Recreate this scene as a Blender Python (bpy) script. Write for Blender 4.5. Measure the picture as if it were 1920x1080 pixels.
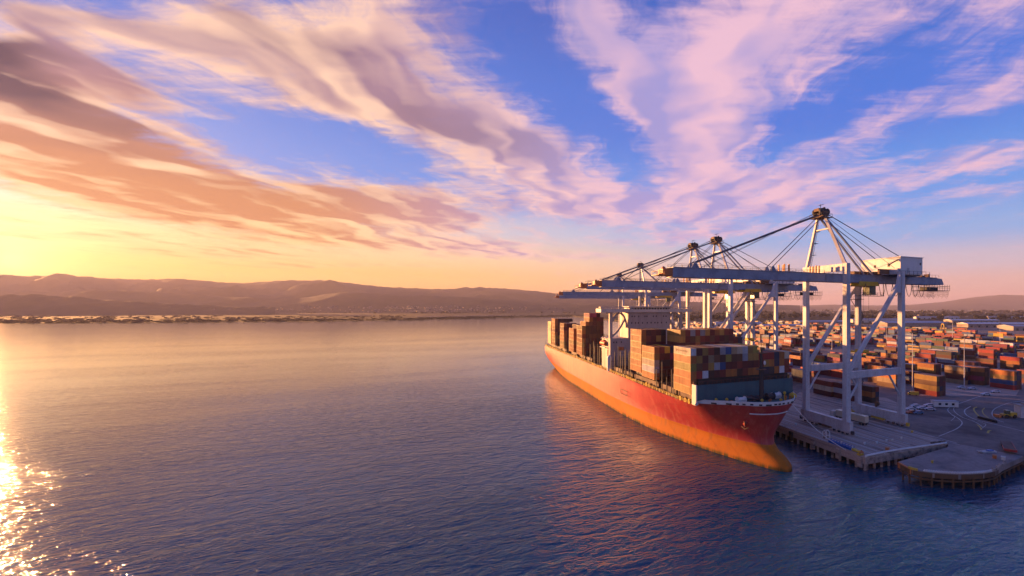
import bpy, bmesh, math, random
from mathutils import Vector, Matrix, noise as mnoise

for o in list(bpy.data.objects):
    bpy.data.objects.remove(o)
SC = bpy.context.scene
COL = SC.collection
R = math.radians

# ------------------------------------------------------------------ camera
# World: +Y runs along the quay towards the stern of the ship, +X inland, Z up, sea level at 0.
CAM_H = 53.0
HEAD = R(22.2)                 # view bearing, clockwise from +Y
FPX, PPX, PPY = 796.0, 1172.0, 577.0   # focal length and level point of the photo in its own pixels
cam = bpy.data.cameras.new('camera')
cam.sensor_width = 36.0
cam.lens = FPX / 1920.0 * 36.0
cam.shift_x = (960.0 - PPX) / 1920.0
cam.shift_y = -(540.0 - PPY) / 1920.0
cam.clip_start = 1.0
cam.clip_end = 90000.0
camo = bpy.data.objects.new('camera', cam)
COL.objects.link(camo)
camo.location = (0, 0, CAM_H)
camo.rotation_euler = (R(90), 0, -HEAD)
SC.camera = camo

AX = Vector((math.sin(HEAD), math.cos(HEAD), 0))      # straight ahead
RX = Vector((math.cos(HEAD), -math.sin(HEAD), 0))     # to the right

def G(u, v, z=4.5):
    """point at height z seen at photo pixel (u, v)"""
    d = FPX * (CAM_H - z) / (v - PPY)
    p = AX * d + RX * ((u - PPX) / FPX * d)
    return Vector((p.x, p.y, z))

def D(u, d, z=0.0):
    """point at depth d in the direction of photo column u"""
    p = AX * d + RX * ((u - PPX) / FPX * d)
    return Vector((p.x, p.y, z))

# ------------------------------------------------------------------ sun, sky, exposure
SUN_AZ = -35.2                 # bearing of the sun from +Y
SUN_EL = 5.2
sv = Vector((math.sin(R(SUN_AZ)) * math.cos(R(SUN_EL)), math.cos(R(SUN_AZ)) * math.cos(R(SUN_EL)), math.sin(R(SUN_EL))))
GLOW_AZ, GLOW_EL = -33.2, 3.6      # brightest patch of sky, where thin cloud spreads the light
gv = Vector((math.sin(R(GLOW_AZ)) * math.cos(R(GLOW_EL)), math.cos(R(GLOW_AZ)) * math.cos(R(GLOW_EL)), math.sin(R(GLOW_EL))))
sun = bpy.data.lights.new('sun', 'SUN')
sun.energy = 5.0
sun.angle = R(0.6)
sun.color = (1.0, 0.46, 0.16)
suno = bpy.data.objects.new('sun', sun)
COL.objects.link(suno)
suno.rotation_euler = (-sv).to_track_quat('-Z', 'Y').to_euler()

SC.view_settings.view_transform = 'Standard'
SC.view_settings.look = 'None'
SC.view_settings.exposure = 1.72
SC.view_settings.gamma = 1.0
SC.cycles.use_denoising = True
SC.cycles.max_bounces = 8
SC.cycles.diffuse_bounces = 3
SC.cycles.glossy_bounces = 3
SC.cycles.volume_bounces = 0
SC.cycles.sample_clamp_indirect = 6.0

class NT:
    """small helper to wire shader nodes"""
    def __init__(s, tree):
        s.t = tree
        s.n = tree.nodes
    def new(s, kind, **kw):
        nd = s.n.new(kind)
        for k, v in kw.items():
            setattr(nd, k, v)
        return nd
    def put(s, sock, val):
        if isinstance(val, bpy.types.NodeSocket):
            s.t.links.new(val, sock)
        elif val is not None:
            sock.default_value = val
    def math(s, op, a, b=None, c=None, clamp=False):
        nd = s.new('ShaderNodeMath', operation=op, use_clamp=clamp)
        s.put(nd.inputs[0], a); s.put(nd.inputs[1], b); s.put(nd.inputs[2], c)
        return nd.outputs[0]
    def vmath(s, op, a, b=None, out=0):
        nd = s.new('ShaderNodeVectorMath', operation=op)
        s.put(nd.inputs[0], a)
        if b is not None:
            s.put(nd.inputs[3 if op == 'SCALE' else 1], b)
        return nd.outputs[out]
    def mix(s, f, a, b, blend='MIX'):
        nd = s.new('ShaderNodeMix', data_type='RGBA', blend_type=blend)
        s.put(nd.inputs[0], f); s.put(nd.inputs[6], a); s.put(nd.inputs[7], b)
        return nd.outputs[2]
    def fmix(s, f, a, b):
        nd = s.new('ShaderNodeMix', data_type='FLOAT')
        s.put(nd.inputs[0], f); s.put(nd.inputs[2], a); s.put(nd.inputs[3], b)
        return nd.outputs[0]
    def rng(s, v, a, b, c=0.0, d=1.0, smooth=True):
        nd = s.new('ShaderNodeMapRange', interpolation_type='SMOOTHSTEP' if smooth else 'LINEAR')
        s.put(nd.inputs[0], v); s.put(nd.inputs[1], a); s.put(nd.inputs[2], b); s.put(nd.inputs[3], c); s.put(nd.inputs[4], d)
        return nd.outputs[0]
    def ramp(s, f, stops, interp='EASE'):
        nd = s.new('ShaderNodeValToRGB')
        cr = nd.color_ramp
        cr.interpolation = interp
        while len(cr.elements) < len(stops):
            cr.elements.new(0.5)
        for e, (p, c) in zip(cr.elements, stops):
            e.position = p
            e.color = (*c, 1)
        s.put(nd.inputs[0], f)
        return nd.outputs[0]
    def noise(s, vec, scale, detail=4, rough=0.5, dist=0.0, lac=2.0, dim='3D'):
        nd = s.new('ShaderNodeTexNoise', noise_dimensions=dim)
        s.put(nd.inputs['Vector'], vec)
        nd.inputs['Scale'].default_value = scale
        nd.inputs['Detail'].default_value = detail
        nd.inputs['Roughness'].default_value = rough
        nd.inputs['Lacunarity'].default_value = lac
        nd.inputs['Distortion'].default_value = dist
        return nd.outputs['Fac']
    def mapping(s, vec, loc=(0, 0, 0), rot=(0, 0, 0), scale=(1, 1, 1), kind='POINT'):
        nd = s.new('ShaderNodeMapping', vector_type=kind)
        s.put(nd.inputs[0], vec)
        nd.inputs['Location'].default_value = loc
        nd.inputs['Rotation'].default_value = rot
        nd.inputs['Scale'].default_value = scale
        return nd.outputs[0]

# cloud banks of the sky sheet, each (x0, y0, x1, y1, half width, weight): the two ends of the bank in the photo,
# turned once into directions on the sky
def skyp(u, v):
    d = Vector(((u - PPX) / FPX, 1.0, (PPY - v) / FPX)).normalized()
    return Vector((d.x / (d.z + 0.03), d.y / (d.z + 0.03), 0))
BANKS = [
    (330, 40, 700, 190, 105, .62), (560, 110, 960, 300, 80, .66), (900, 270, 1130, 400, 58, .62), (1060, 360, 1150, 430, 40, .40),
    (0, 20, 420, 60, 60, .50), (-60, 130, 190, 200, 70, .72), (120, 160, 330, 190, 26, .45), (0, 270, 460, 330, 60, .50),
    (-40, 330, 300, 360, 40, .50), (230, 385, 620, 390, 40, .60), (560, 370, 900, 395, 34, .60), (560, 430, 1000, 450, 26, .42), (250, 425, 640, 440, 26, .35),
    (1000, -40, 1160, 110, 66, .55), (1120, 60, 1330, 260, 95, .55), (1260, 160, 1340, 350, 80, .55), (1240, 330, 1420, 390, 46, .55), (1200, 400, 1420, 425, 24, .42),
    (1300, 60, 1640, 40, 80, .56), (1420, 130, 1560, 220, 50, .25),
    (1540, 285, 1730, 210, 26, .50), (1730, 205, 1960, 130, 34, .50), (1480, 320, 1640, 290, 22, .34),
    (1440, 385, 1640, 355, 22, .50), (1640, 360, 1760, 315, 20, .46), (1720, 318, 1960, 270, 26, .46), (1690, 378, 1960, 345, 12, .40),
    (1700, 60, 1960, 40, 70, .42), (200, 472, 620, 478, 9, .40), (520, 448, 1000, 468, 9, .42), (820, 476, 1180, 484, 6, .40), (380, 496, 760, 498, 5, .3), (-40, 440, 330, 446, 12, .35), (1100, 452, 1420, 446, 9, .36), (1350, 432, 1640, 425, 10, .25), (1480, 410, 1700, 385, 8, .2),
]
GAPS = [(960, 30, 1040, 150, 60, .55), (1030, 130, 1170, 300, 46, .55), (380, 170, 560, 180, 34, .35), (470, 240, 620, 290, 46, .4), (620, 290, 900, 330, 34, .5), (180, 85, 330, 120, 24, .3),
        (1460, 270, 1560, 240, 34, .35), (1600, 230, 1900, 100, 40, .3), (1450, 300, 1920, 220, 20, .2)]

# the heavier, darker patches
HEAVY = [(-80, 105, 150, 165, 42, .75), (-20, 195, 240, 232, 24, .7), (300, 372, 900, 398, 17, .55), (-20, 265, 420, 300, 13, .5), (800, 215, 1090, 330, 24, .42), (420, 60, 760, 140, 30, .18), (1150, 120, 1260, 260, 26, .3), (200, 330, 520, 345, 9, .45), (60, 405, 400, 408, 7, .4), (1250, 370, 1480, 400, 10, .4)]

def bank_shape(u0, v0, u1, v1, hw):
    a, b = skyp(u0, v0), skyp(u1, v1)
    mid = (a + b) / 2
    d = b - a
    # half width: average of the sideways offset of hw pixels at the middle of the bank
    um, vm = (u0 + u1) / 2, (v0 + v1) / 2
    L = math.hypot(u1 - u0, v1 - v0)
    nx, ny = -(v1 - v0) / L, (u1 - u0) / L
    m = skyp(um, vm)
    w = (skyp(um + nx * hw, vm + ny * hw) - m)
    dn = d.normalized()
    wid = abs(w.x * -dn.y + w.y * dn.x)
    return mid, math.atan2(d.y, d.x), d.length * 0.5 * 1.25 + 0.02, max(wid, 0.02) * 1.6

sd = Vector((sv.dot(RX), sv.dot(AX), 0)).normalized() * 0.22
SHIFT = (sd.x * 1.9, sd.y * 1.0, 0.0)          # a step towards the sun: the sunward flank of a bank is the bright one

def cloud_group():
    g = bpy.data.node_groups.new('cloud_density', 'ShaderNodeTree')
    g.interface.new_socket('P', in_out='INPUT', socket_type='NodeSocketVector')
    g.interface.new_socket('Density', in_out='OUTPUT', socket_type='NodeSocketFloat')
    g.interface.new_socket('Rise', in_out='OUTPUT', socket_type='NodeSocketFloat')
    g.interface.new_socket('Shade', in_out='OUTPUT', socket_type='NodeSocketFloat')
    T = NT(g)
    gi = T.new('NodeGroupInput'); go = T.new('NodeGroupOutput')
    p = gi.outputs[0]
    # slow warp so that no bank keeps a clean outline
    wn = T.new('ShaderNodeTexNoise'); T.put(wn.inputs['Vector'], p)
    wn.inputs['Scale'].default_value = 1.3; wn.inputs['Detail'].default_value = 3; wn.inputs['Roughness'].default_value = .6
    w = T.vmath('SUBTRACT', wn.outputs['Color'], (0.5, 0.5, 0.5))
    w = T.vmath('MULTIPLY', w, (0.75, 0.95, 0.0))
    q = T.vmath('ADD', p, w)
    tot = None; shade = None
    for lst, sg in ((BANKS, 1), (GAPS, -1), (HEAVY, 0)):
        for (u0, v0, u1, v1, hw, wt) in lst:
            mid, ang, a, b = bank_shape(u0, v0, u1, v1, hw)
            qi = q
            if tot is not None:      # hangs each bank on the one before, so the shader works through them one by one
                ma = T.new('ShaderNodeVectorMath', operation='MULTIPLY_ADD')
                T.put(ma.inputs[0], tot); ma.inputs[1].default_value = (1e-7, 1e-7, 0); T.put(ma.inputs[2], q)
                qi = ma.outputs[0]
            m = T.mapping(qi, tuple(mid), (0, 0, ang), (a, b, 1), 'TEXTURE')
            l = T.vmath('LENGTH', m, out=1)
            f = T.rng(l, 1.35, 0.1, 0.0, wt * (sg or 1))
            if sg == 0:
                shade = f if shade is None else T.math('ADD', shade, f)
                tot = T.math('ADD', tot, T.math('MULTIPLY', f, .25))
            else:
                tot = f if tot is None else T.math('ADD', tot, f)
    # streaks drawn out along the banks + fine ripples
    ps = T.mapping(q, (0, 0, 0), (0, 0, R(-28)), (2.2, 1.0, 1))
    n1 = T.noise(ps, 1.5, 9, .71)
    n1b = T.noise(T.vmath('ADD', ps, SHIFT), 1.5, 3, .6)
    pr = T.mapping(p, (3, 1, 0), (0, 0, R(12)), (1.2, 5.5, 1))
    n2 = T.noise(pr, 3.2, 5, .68)
    n3 = T.noise(q, 1.1, 2, .5)
    nb = T.noise(ps, 1.25, 2, .5)
    nc = T.noise(T.vmath('ADD', ps, SHIFT), 1.25, 2, .5)
    d = T.math('ADD', tot, T.math('MULTIPLY', T.math('SUBTRACT', n1, .5), 1.55))
    d = T.math('ADD', d, T.math('MULTIPLY', T.math('SUBTRACT', n2, .5), .62))
    d = T.math('ADD', d, T.math('MULTIPLY', T.math('SUBTRACT', n3, .55), .35))
    T.put(go.inputs[0], d)
    rise = T.math('ADD', T.math('MULTIPLY', T.math('SUBTRACT', n1, n1b), .9), T.math('MULTIPLY', T.math('SUBTRACT', nb, nc), 2.2))
    rise = T.math('ADD', rise, T.math('MULTIPLY', T.math('SUBTRACT', n2, .5), .55))
    T.put(go.inputs[1], rise)
    T.put(go.inputs[2], shade)
    return g

def build_world():
    w = bpy.data.worlds.new('World')
    SC.world = w
    w.use_nodes = True
    w.cycles.sampling_method = 'MANUAL'
    w.cycles.sample_map_resolution = 512
    T = NT(w.node_tree)
    T.n.clear()
    out = T.new('ShaderNodeOutputWorld')
    bg = T.new('ShaderNodeBackground')
    T.t.links.new(bg.outputs[0], out.inputs[0])
    tc = T.new('ShaderNodeTexCoord')
    d = T.vmath('NORMALIZE', tc.outputs['Generated'])
    sx = T.new('ShaderNodeSeparateXYZ'); T.put(sx.inputs[0], d)
    ez = sx.outputs[2]
    el = T.math('MULTIPLY', T.math('ARCSINE', T.math('MAXIMUM', ez, 0.0)), 180 / math.pi)   # elevation in degrees
    elf = T.math('DIVIDE', el, 60.0, clamp=True)
    hd = T.vmath('NORMALIZE', T.vmath('MULTIPLY', d, (1, 1, 0)))
    sh = Vector((sv.x, sv.y, 0)).normalized()
    az = T.vmath('DOT_PRODUCT', hd, tuple(sh), out=1)
    sunside = T.rng(az, 0.12, 0.93)
    c_away = T.ramp(elf, [(0.0, (.58, .34, .38)), (.045, (.66, .42, .42)), (.085, (.50, .45, .58)), (.14, (.18, .38, .74)), (.22, (.075, .29, .76)), (.38, (.028, .165, .66)), (.6, (.02, .11, .50)), (1, (.02, .10, .46))])
    c_sun = T.ramp(elf, [(0.0, (.90, .25, .015)), (.03, (.92, .37, .04)), (.06, (.90, .48, .13)), (.11, (.88, .58, .32)), (.165, (.52, .52, .62)), (.24, (.075, .25, .72)), (.42, (.03, .16, .62)), (.6, (.022, .11, .50)), (1, (.02, .10, .46))])
    base = T.mix(sunside, c_away, c_sun)
    # glow round the sun
    sa = T.math('ARCCOSINE', T.math('MINIMUM', T.vmath('DOT_PRODUCT', d, tuple(gv), out=1), 0.99999))
    g1 = T.math('EXPONENT', T.math('MULTIPLY', sa, -22.0))
    g2 = T.math('EXPONENT', T.math('MULTIPLY', sa, -6.0))
    # physical low-sun sky on top of the painted air colours
    sky = T.new('ShaderNodeTexSky', sky_type='NISHITA')
    sky.sun_disc = False
    sky.sun_elevation = R(SUN_EL)
    sky.sun_rotation = R(SUN_AZ)
    sky.dust_density = 2.0
    base = T.mix(1.0, base, T.mix(1.0, sky.outputs[0], (.012, .012, .012, 1), 'MULTIPLY'), 'ADD')
    # cloud sheet: direction pushed onto a plane overhead
    z = T.math('ADD', T.math('MAXIMUM', ez, 0.0), 0.03)
    fw = T.vmath('DOT_PRODUCT', d, tuple(AX), out=1)
    rt = T.vmath('DOT_PRODUCT', d, tuple(RX), out=1)
    cx = T.new('ShaderNodeCombineXYZ')
    T.put(cx.inputs[0], T.math('DIVIDE', rt, z)); T.put(cx.inputs[1], T.math('DIVIDE', fw, z))
    P = cx.outputs[0]
    grp = cloud_group()
    nd = T.new('ShaderNodeGroup'); nd.node_tree = grp
    T.put(nd.inputs[0], P)
    D0, rise, heavy = nd.outputs[0], nd.outputs[1], nd.outputs[2]
    low = T.rng(el, .5, 4.0)
    alpha = T.math('MULTIPLY', T.rng(D0, -.02, .68), T.fmix(low, .4, .96))
    alpha = T.math('MULTIPLY', alpha, T.rng(el, 50, 33, .25, 1.0))
    lit = T.math('ADD', T.math('MULTIPLY', rise, 1.6), .72)
    thick = T.rng(D0, .42, 1.2)
    lit = T.math('SUBTRACT', lit, T.math('MULTIPLY', thick, .62), clamp=True)
    lit = T.math('SUBTRACT', lit, heavy, clamp=True)
    near = T.math('EXPONENT', T.math('MULTIPLY', sa, -1.5))            # 1 at the sun, falls off across the sky
    nearc = T.rng(near, .18, .62)
    c_lit = T.mix(nearc, (.80, .50, .62, 1), (1.0, .66, .30, 1))
    c_shd = T.mix(nearc, (.33, .31, .64, 1), (.62, .25, .11, 1))
    hi = T.rng(el, 10, 24)
    c_shd = T.mix(T.math('MULTIPLY', hi, nearc), c_shd, (.30, .20, .30, 1))
    c_shd = T.mix(T.math('MULTIPLY', T.math('MULTIPLY', T.math('MULTIPLY', hi, heavy), nearc), 2.6, clamp=True), c_shd, (.075, .05, .085, 1))
    c_lit = T.mix(T.math('MULTIPLY', T.rng(el, 5, 20), nearc), c_lit, (1.0, .64, .47, 1))
    ccol = T.mix(lit, c_shd, c_lit)
    col = T.mix(alpha, base, ccol)
    c1 = T.new('ShaderNodeVectorMath', operation='SCALE'); c1.inputs[0].default_value = (1.0, .66, .36); T.put(c1.inputs[3], g1)
    c2 = T.new('ShaderNodeVectorMath', operation='SCALE'); c2.inputs[0].default_value = (.12, .03, .0); T.put(c2.inputs[3], g2)
    col = T.mix(1.0, col, c1.outputs[0], 'ADD')
    col = T.mix(1.0, col, c2.outputs[0], 'ADD')
    # added dimming of the unseen sky behind the viewer, cutting fill on camera-facing surfaces
    back_dim = T.rng(fw, -.45, .30, .75, 1.0)
    dk = T.new('ShaderNodeVectorMath', operation='SCALE'); T.put(dk.inputs[0], col); T.put(dk.inputs[3], back_dim)
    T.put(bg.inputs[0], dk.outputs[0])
    bg.inputs[1].default_value = 0.335
build_world()

# ------------------------------------------------------------------ helpers
class MB:
    """collects faces, builds ONE mesh object"""
    def __init__(s):
        s.v, s.f, s.m = [], [], []
        s.mi = 0
    def add(s, vs, fs):
        o = len(s.v)
        s.v += [tuple(p) for p in vs]
        for f in fs:
            s.f.append([i + o for i in f]); s.m.append(s.mi)
    def box(s, x0, x1, y0, y1, z0, z1):
        s.add([(x0, y0, z0), (x1, y0, z0), (x1, y1, z0), (x0, y1, z0), (x0, y0, z1), (x1, y0, z1), (x1, y1, z1), (x0, y1, z1)],
              [(0, 3, 2, 1), (4, 5, 6, 7), (0, 1, 5, 4), (1, 2, 6, 5), (2, 3, 7, 6), (3, 0, 4, 7)])
    def cbox(s, c, sx, sy, sz, rz=0.0):
        ca, sa = math.cos(rz), math.sin(rz)
        vs = []
        for z in (-.5, .5):
            for x, y in ((-.5, -.5), (.5, -.5), (.5, .5), (-.5, .5)):
                X, Y = x * sx, y * sy
                vs.append((c[0] + X * ca - Y * sa, c[1] + X * sa + Y * ca, c[2] + z * sz))
        s.add(vs, [(0, 3, 2, 1), (4, 5, 6, 7), (0, 1, 5, 4), (1, 2, 6, 5), (2, 3, 7, 6), (3, 0, 4, 7)])
    def beam(s, p, q, w, h=None, w2=None, h2=None, up=(0, 0, 1)):
        """square bar from p to q, w across, h along the up side; may taper"""
        h = w if h is None else h
        w2 = w if w2 is None else w2
        h2 = h if h2 is None else h2
        p, q = Vector(p), Vector(q)
        d = (q - p).normalized()
        u = Vector(up)
        if abs(d.dot(u)) > .97:
            u = Vector((1, 0, 0))
        a = d.cross(u).normalized(); b = a.cross(d).normalized()
        vs = []
        for c, ww, hh in ((p, w, h), (q, w2, h2)):
            for i, j in ((-1, -1), (1, -1), (1, 1), (-1, 1)):
                vs.append(c + a * (i * ww / 2) + b * (j * hh / 2))
        s.add(vs, [(0, 3, 2, 1), (4, 5, 6, 7), (0, 1, 5, 4), (1, 2, 6, 5), (2, 3, 7, 6), (3, 0, 4, 7)])
    def tube(s, pts, r, n=6, r2=None, cap=True):
        pts = [Vector(p) for p in pts]
        m = len(pts)
        vs, fs = [], []
        for k, p in enumerate(pts):
            d = (pts[min(k + 1, m - 1)] - pts[max(k - 1, 0)]).normalized()
            u = Vector((0, 0, 1)) if abs(d.z) < .95 else Vector((1, 0, 0))
            a = d.cross(u).normalized(); b = a.cross(d)
            rr = r if r2 is None else r + (r2 - r) * k / (m - 1)
            for i in range(n):
                t = 2 * math.pi * i / n
                vs.append(p + a * (math.cos(t) * rr) + b * (math.sin(t) * rr))
        for k in range(m - 1):
            for i in range(n):
                j = (i + 1) % n
                fs.append((k * n + i, k * n + j, (k + 1) * n + j, (k + 1) * n + i))
        if cap:
            fs.append(tuple(range(n))[::-1]); fs.append(tuple((m - 1) * n + i for i in range(n)))
        s.add(vs, fs)
    def prism(s, poly, z0, z1):
        n = len(poly)
        vs = [(p[0], p[1], z0) for p in poly] + [(p[0], p[1], z1) for p in poly]
        fs = [tuple(range(n))[::-1], tuple(range(n, 2 * n))]
        fs += [(i, (i + 1) % n, n + (i + 1) % n, n + i) for i in range(n)]
        s.add(vs, fs)
    def ball(s, c, r, sub=1, sq=(1, 1, 1), jit=0.0, rnd=random):
        bm = bmesh.new()
        bmesh.ops.create_icosphere(bm, subdivisions=sub, radius=1.0)
        vs = []
        for v in bm.verts:
            k = r * (1 + (rnd.random() - .5) * 2 * jit)
            vs.append((c[0] + v.co.x * k * sq[0], c[1] + v.co.y * k * sq[1], c[2] + v.co.z * k * sq[2]))
        fs = [tuple(v.index for v in f.verts) for f in bm.faces]
        bm.free()
        s.add(vs, fs)
    def strip(s, pts, w, z):
        """flat painted line along pts"""
        pts = [Vector((p[0], p[1], 0)) for p in pts]
        m = len(pts); vs = []
        for k, p in enumerate(pts):
            d = (pts[min(k + 1, m - 1)] - pts[max(k - 1, 0)]).normalized()
            a = Vector((-d.y, d.x, 0)) * (w / 2)
            vs += [(p.x - a.x, p.y - a.y, z), (p.x + a.x, p.y + a.y, z)]
        s.add(vs, [(2 * k, 2 * k + 2, 2 * k + 3, 2 * k + 1) for k in range(m - 1)])
    def build(s, name, mat, parent=None, smooth=False, org=None, fix=True):
        me = bpy.data.meshes.new(name)
        o3 = Vector(org) if org is not None else Vector((0, 0, 0))
        me.from_pydata([(p[0] - o3.x, p[1] - o3.y, p[2] - o3.z) for p in s.v], [], s.f)
        for m in (mat if isinstance(mat, (list, tuple)) else [mat]):
            me.materials.append(m)
        if any(s.m):
            me.polygons.foreach_set('material_index', s.m)
        if fix:
            bm = bmesh.new(); bm.from_mesh(me)
            bmesh.ops.recalc_face_normals(bm, faces=bm.faces)
            bm.to_mesh(me); bm.free()
        if smooth:
            me.polygons.foreach_set('use_smooth', [True] * len(me.polygons))
        me.update()
        ob = bpy.data.objects.new(name, me)
        COL.objects.link(ob)
        if parent is not None:
            ob.parent = parent
        elif org is not None:
            ob.location = o3
        return ob

def tag(o, label=None, cat=None, group=None, kind=None):
    if label: o['label'] = label
    if cat: o['category'] = cat
    if group: o['group'] = group
    if kind: o['kind'] = kind
    return o

def empty(name, loc, label=None, cat=None, group=None, rz=0.0):
    o = bpy.data.objects.new(name, None)
    o.empty_display_size = 1.0
    COL.objects.link(o)
    o.location = loc
    o.rotation_euler = (0, 0, rz)
    return tag(o, label, cat, group)

def copy_tree(o, parent=None):
    c = o.copy(); COL.objects.link(c)
    c.parent = parent
    for ch in list(o.children):
        copy_tree(ch, c)
    return c

def catmull(pts, n=8):
    P = [Vector((p[0], p[1], p[2] if len(p) > 2 else 0)) for p in pts]
    out = []
    for i in range(len(P) - 1):
        a, b, c, d = P[max(i - 1, 0)], P[i], P[i + 1], P[min(i + 2, len(P) - 1)]
        for k in range(n):
            t = k / n
            out.append(.5 * ((2 * b) + (c - a) * t + (2 * a - 5 * b + 4 * c - d) * t * t + (3 * b - a - 3 * c + d) * t ** 3))
    out.append(P[-1])
    return out

def interp(tab, x):
    if x <= tab[0][0]: return tab[0][1]
    for (a, fa), (b, fb) in zip(tab, tab[1:]):
        if x <= b:
            t = (x - a) / (b - a)
            return fa + (fb - fa) * t
    return tab[-1][1]

# ------------------------------------------------------------------ materials
def pmat(name, col, rough=.55, metal=0.0, dirt=.35, dscale=.35, dcol=None, streak=False, svec=(1, 1, .18), spec=.5, bump=0.0, bscale=3.0, objcol=False):
    """painted / mineral surface with procedural wear"""
    m = bpy.data.materials.new(name)
    m.use_nodes = True
    T = NT(m.node_tree)
    b = T.n['Principled BSDF']
    tc = T.new('ShaderNodeTexCoord')
    v = tc.outputs['Object']
    oi = T.new('ShaderNodeObjectInfo')
    off = T.vmath('SCALE', (37.0, 91.0, 53.0), oi.outputs['Random'])
    v = T.vmath('ADD', v, off)
    if streak:
        v2 = T.mapping(v, scale=svec)
    else:
        v2 = v
    n = T.noise(v2, dscale, 5, .6)
    f = T.rng(n, .42, .72)
    base = oi.outputs['Color'] if objcol else (*col, 1)
    dc = dcol if dcol else tuple(c * .45 for c in col)
    c = T.mix(T.math('MULTIPLY', f, dirt), base, T.mix(.65, base, (*dc, 1)) if objcol else (*dc, 1))
    n2 = T.noise(v, dscale * 7, 3, .6)
    c = T.mix(T.rng(n2, .3, .75, 0, dirt * .45), c, tuple(x * .6 for x in (dcol or col)) + (1,) if not objcol else (.10, .06, .04, 1))
    T.put(b.inputs['Base Color'], c)
    T.put(b.inputs['Roughness'], T.rng(n, .3, .8, rough - .08, min(rough + .18, 1), False))
    b.inputs['Metallic'].default_value = metal
    b.inputs['Specular IOR Level'].default_value = spec
    if bump:
        bp = T.new('ShaderNodeBump'); bp.inputs['Strength'].default_value = bump; bp.inputs['Distance'].default_value = .05
        T.put(bp.inputs['Height'], T.noise(v, bscale, 4, .6))
        T.put(b.inputs['Normal'], bp.outputs[0])
    return m

def emat(name, col, strength):
    m = bpy.data.materials.new(name); m.use_nodes = True
    T = NT(m.node_tree); b = T.n['Principled BSDF']
    b.inputs['Base Color'].default_value = (*col, 1)
    b.inputs['Emission Color'].default_value = (*col, 1)
    b.inputs['Emission Strength'].default_value = strength
    return m

M = {}
M['crane'] = pmat('crane_paint', (.64, .63, .63), .45, dirt=.6, dscale=.25, dcol=(.30, .25, .22), streak=True)
M['girder'] = pmat('girder_paint', (.30, .34, .42), .5, dirt=.4, dscale=.3, dcol=(.12, .12, .13))
M['cable'] = pmat('steel_cable', (.07, .07, .08), .5, dirt=.2)
M['ruststeel'] = pmat('rusty_steel', (.20, .11, .06), .7, dirt=.6, dcol=(.07, .04, .03))
M['dark'] = pmat('dark_steel', (.035, .035, .04), .6, dirt=.3)
M['orange'] = pmat('orange_paint', (.55, .18, .05), .5)
M['yellow'] = pmat('yellow_paint', (.70, .45, .04), .5, dirt=.4)
M['white'] = pmat('white_paint', (.74, .72, .68), .45, dirt=.3, dscale=.3, dcol=(.45, .36, .28), streak=True)
M['cream'] = pmat('cream_paint', (.72, .66, .56), .5, dirt=.35, dscale=.3, dcol=(.42, .30, .2), streak=True)
M['beige'] = pmat('beige_paint', (.50, .43, .37), .55, dirt=.5, dscale=.3, dcol=(.30, .20, .14), streak=True)
M['glass'] = pmat('dark_glass', (.02, .025, .03), .12, dirt=.1)
M['cab'] = pmat('cab_glass', (.10, .13, .09), .25, dirt=.3)
M['deck'] = pmat('deck_green', (.040, .13, .125), .6, dirt=.5, dcol=(.06, .05, .04))
M['breakwater'] = pmat('breakwater_blue', (.040, .14, .165), .5, dirt=.35, dcol=(.03, .05, .06), streak=True)
M['hatch'] = pmat('hatch_brown', (.10, .045, .035), .65, dirt=.5)
M['lash'] = pmat('lashing_steel', (.14, .12, .09), .6, dirt=.5, dcol=(.05, .04, .03))
M['lifeboat'] = pmat('lifeboat_orange', (.60, .12, .03), .45)
M['concrete'] = pmat('quay_concrete', (.54, .40, .31), .85, dirt=.9, dscale=.55, dcol=(.12, .09, .08), bump=.3, streak=True, svec=(1, .05, 1))
M['asphalt'] = pmat('yard_asphalt', (.215, .168, .145), .85, dirt=.9, dscale=.05, dcol=(.075, .06, .055), bump=.3)
M['pier'] = pmat('pier_concrete', (.33, .26, .225), .85, dirt=.6, dscale=.12, dcol=(.07, .065, .065), bump=.3)
M['timber'] = pmat('pier_timber', (.16, .085, .04), .85, dirt=.6, dcol=(.05, .035, .025), bump=.4)
M['paintline'] = pmat('road_paint', (.62, .60, .56), .7, dirt=.6, dscale=.6, dcol=(.2, .19, .18))
M['yellowline'] = pmat('yellow_road_paint', (.60, .42, .06), .7, dirt=.5, dscale=.6)
M['rail'] = pmat('crane_rail', (.30, .22, .17), .4, metal=.6, dirt=.4)
M['box'] = pmat('container_paint', (.4, .1, .05), .5, dirt=.55, dscale=.5, dcol=(.10, .05, .03), streak=True, objcol=True)
M['paint'] = pmat('vehicle_paint', (.5, .5, .5), .3, dirt=.2, dscale=.6, objcol=True)
M['rubber'] = pmat('black_rubber', (.02, .02, .02), .8)
M['roof'] = pmat('shed_roof', (.45, .44, .46), .6, dirt=.4, dscale=.02)
M['shed'] = pmat('shed_wall', (.40, .33, .28), .7, dirt=.4, dscale=.05)
M['blue'] = pmat('blue_paint', (.02, .12, .42), .4, dirt=.3)
M['red'] = pmat('red_paint', (.42, .04, .03), .45, dirt=.35)
M['grass'] = pmat('marsh_grass', (.022, .021, .012), .95, dirt=.7, dscale=.004, dcol=(.038, .030, .018), spec=.1)
M['scrub'] = pmat('scrub_leaves', (.020, .021, .013), .95, dirt=.7, dscale=.02, dcol=(.01, .011, .008), spec=.1)
M['hill'] = pmat('hill_cover', (.055, .046, .032), .95, dirt=.8, dscale=.0035, dcol=(.022, .026, .016), spec=.1)
M['town'] = pmat('town_walls', (.30, .26, .23), .8, dirt=.4, dscale=.01)
M['lamp'] = emat('lit_lamp', (1.0, .50, .16), 2.2)

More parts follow.
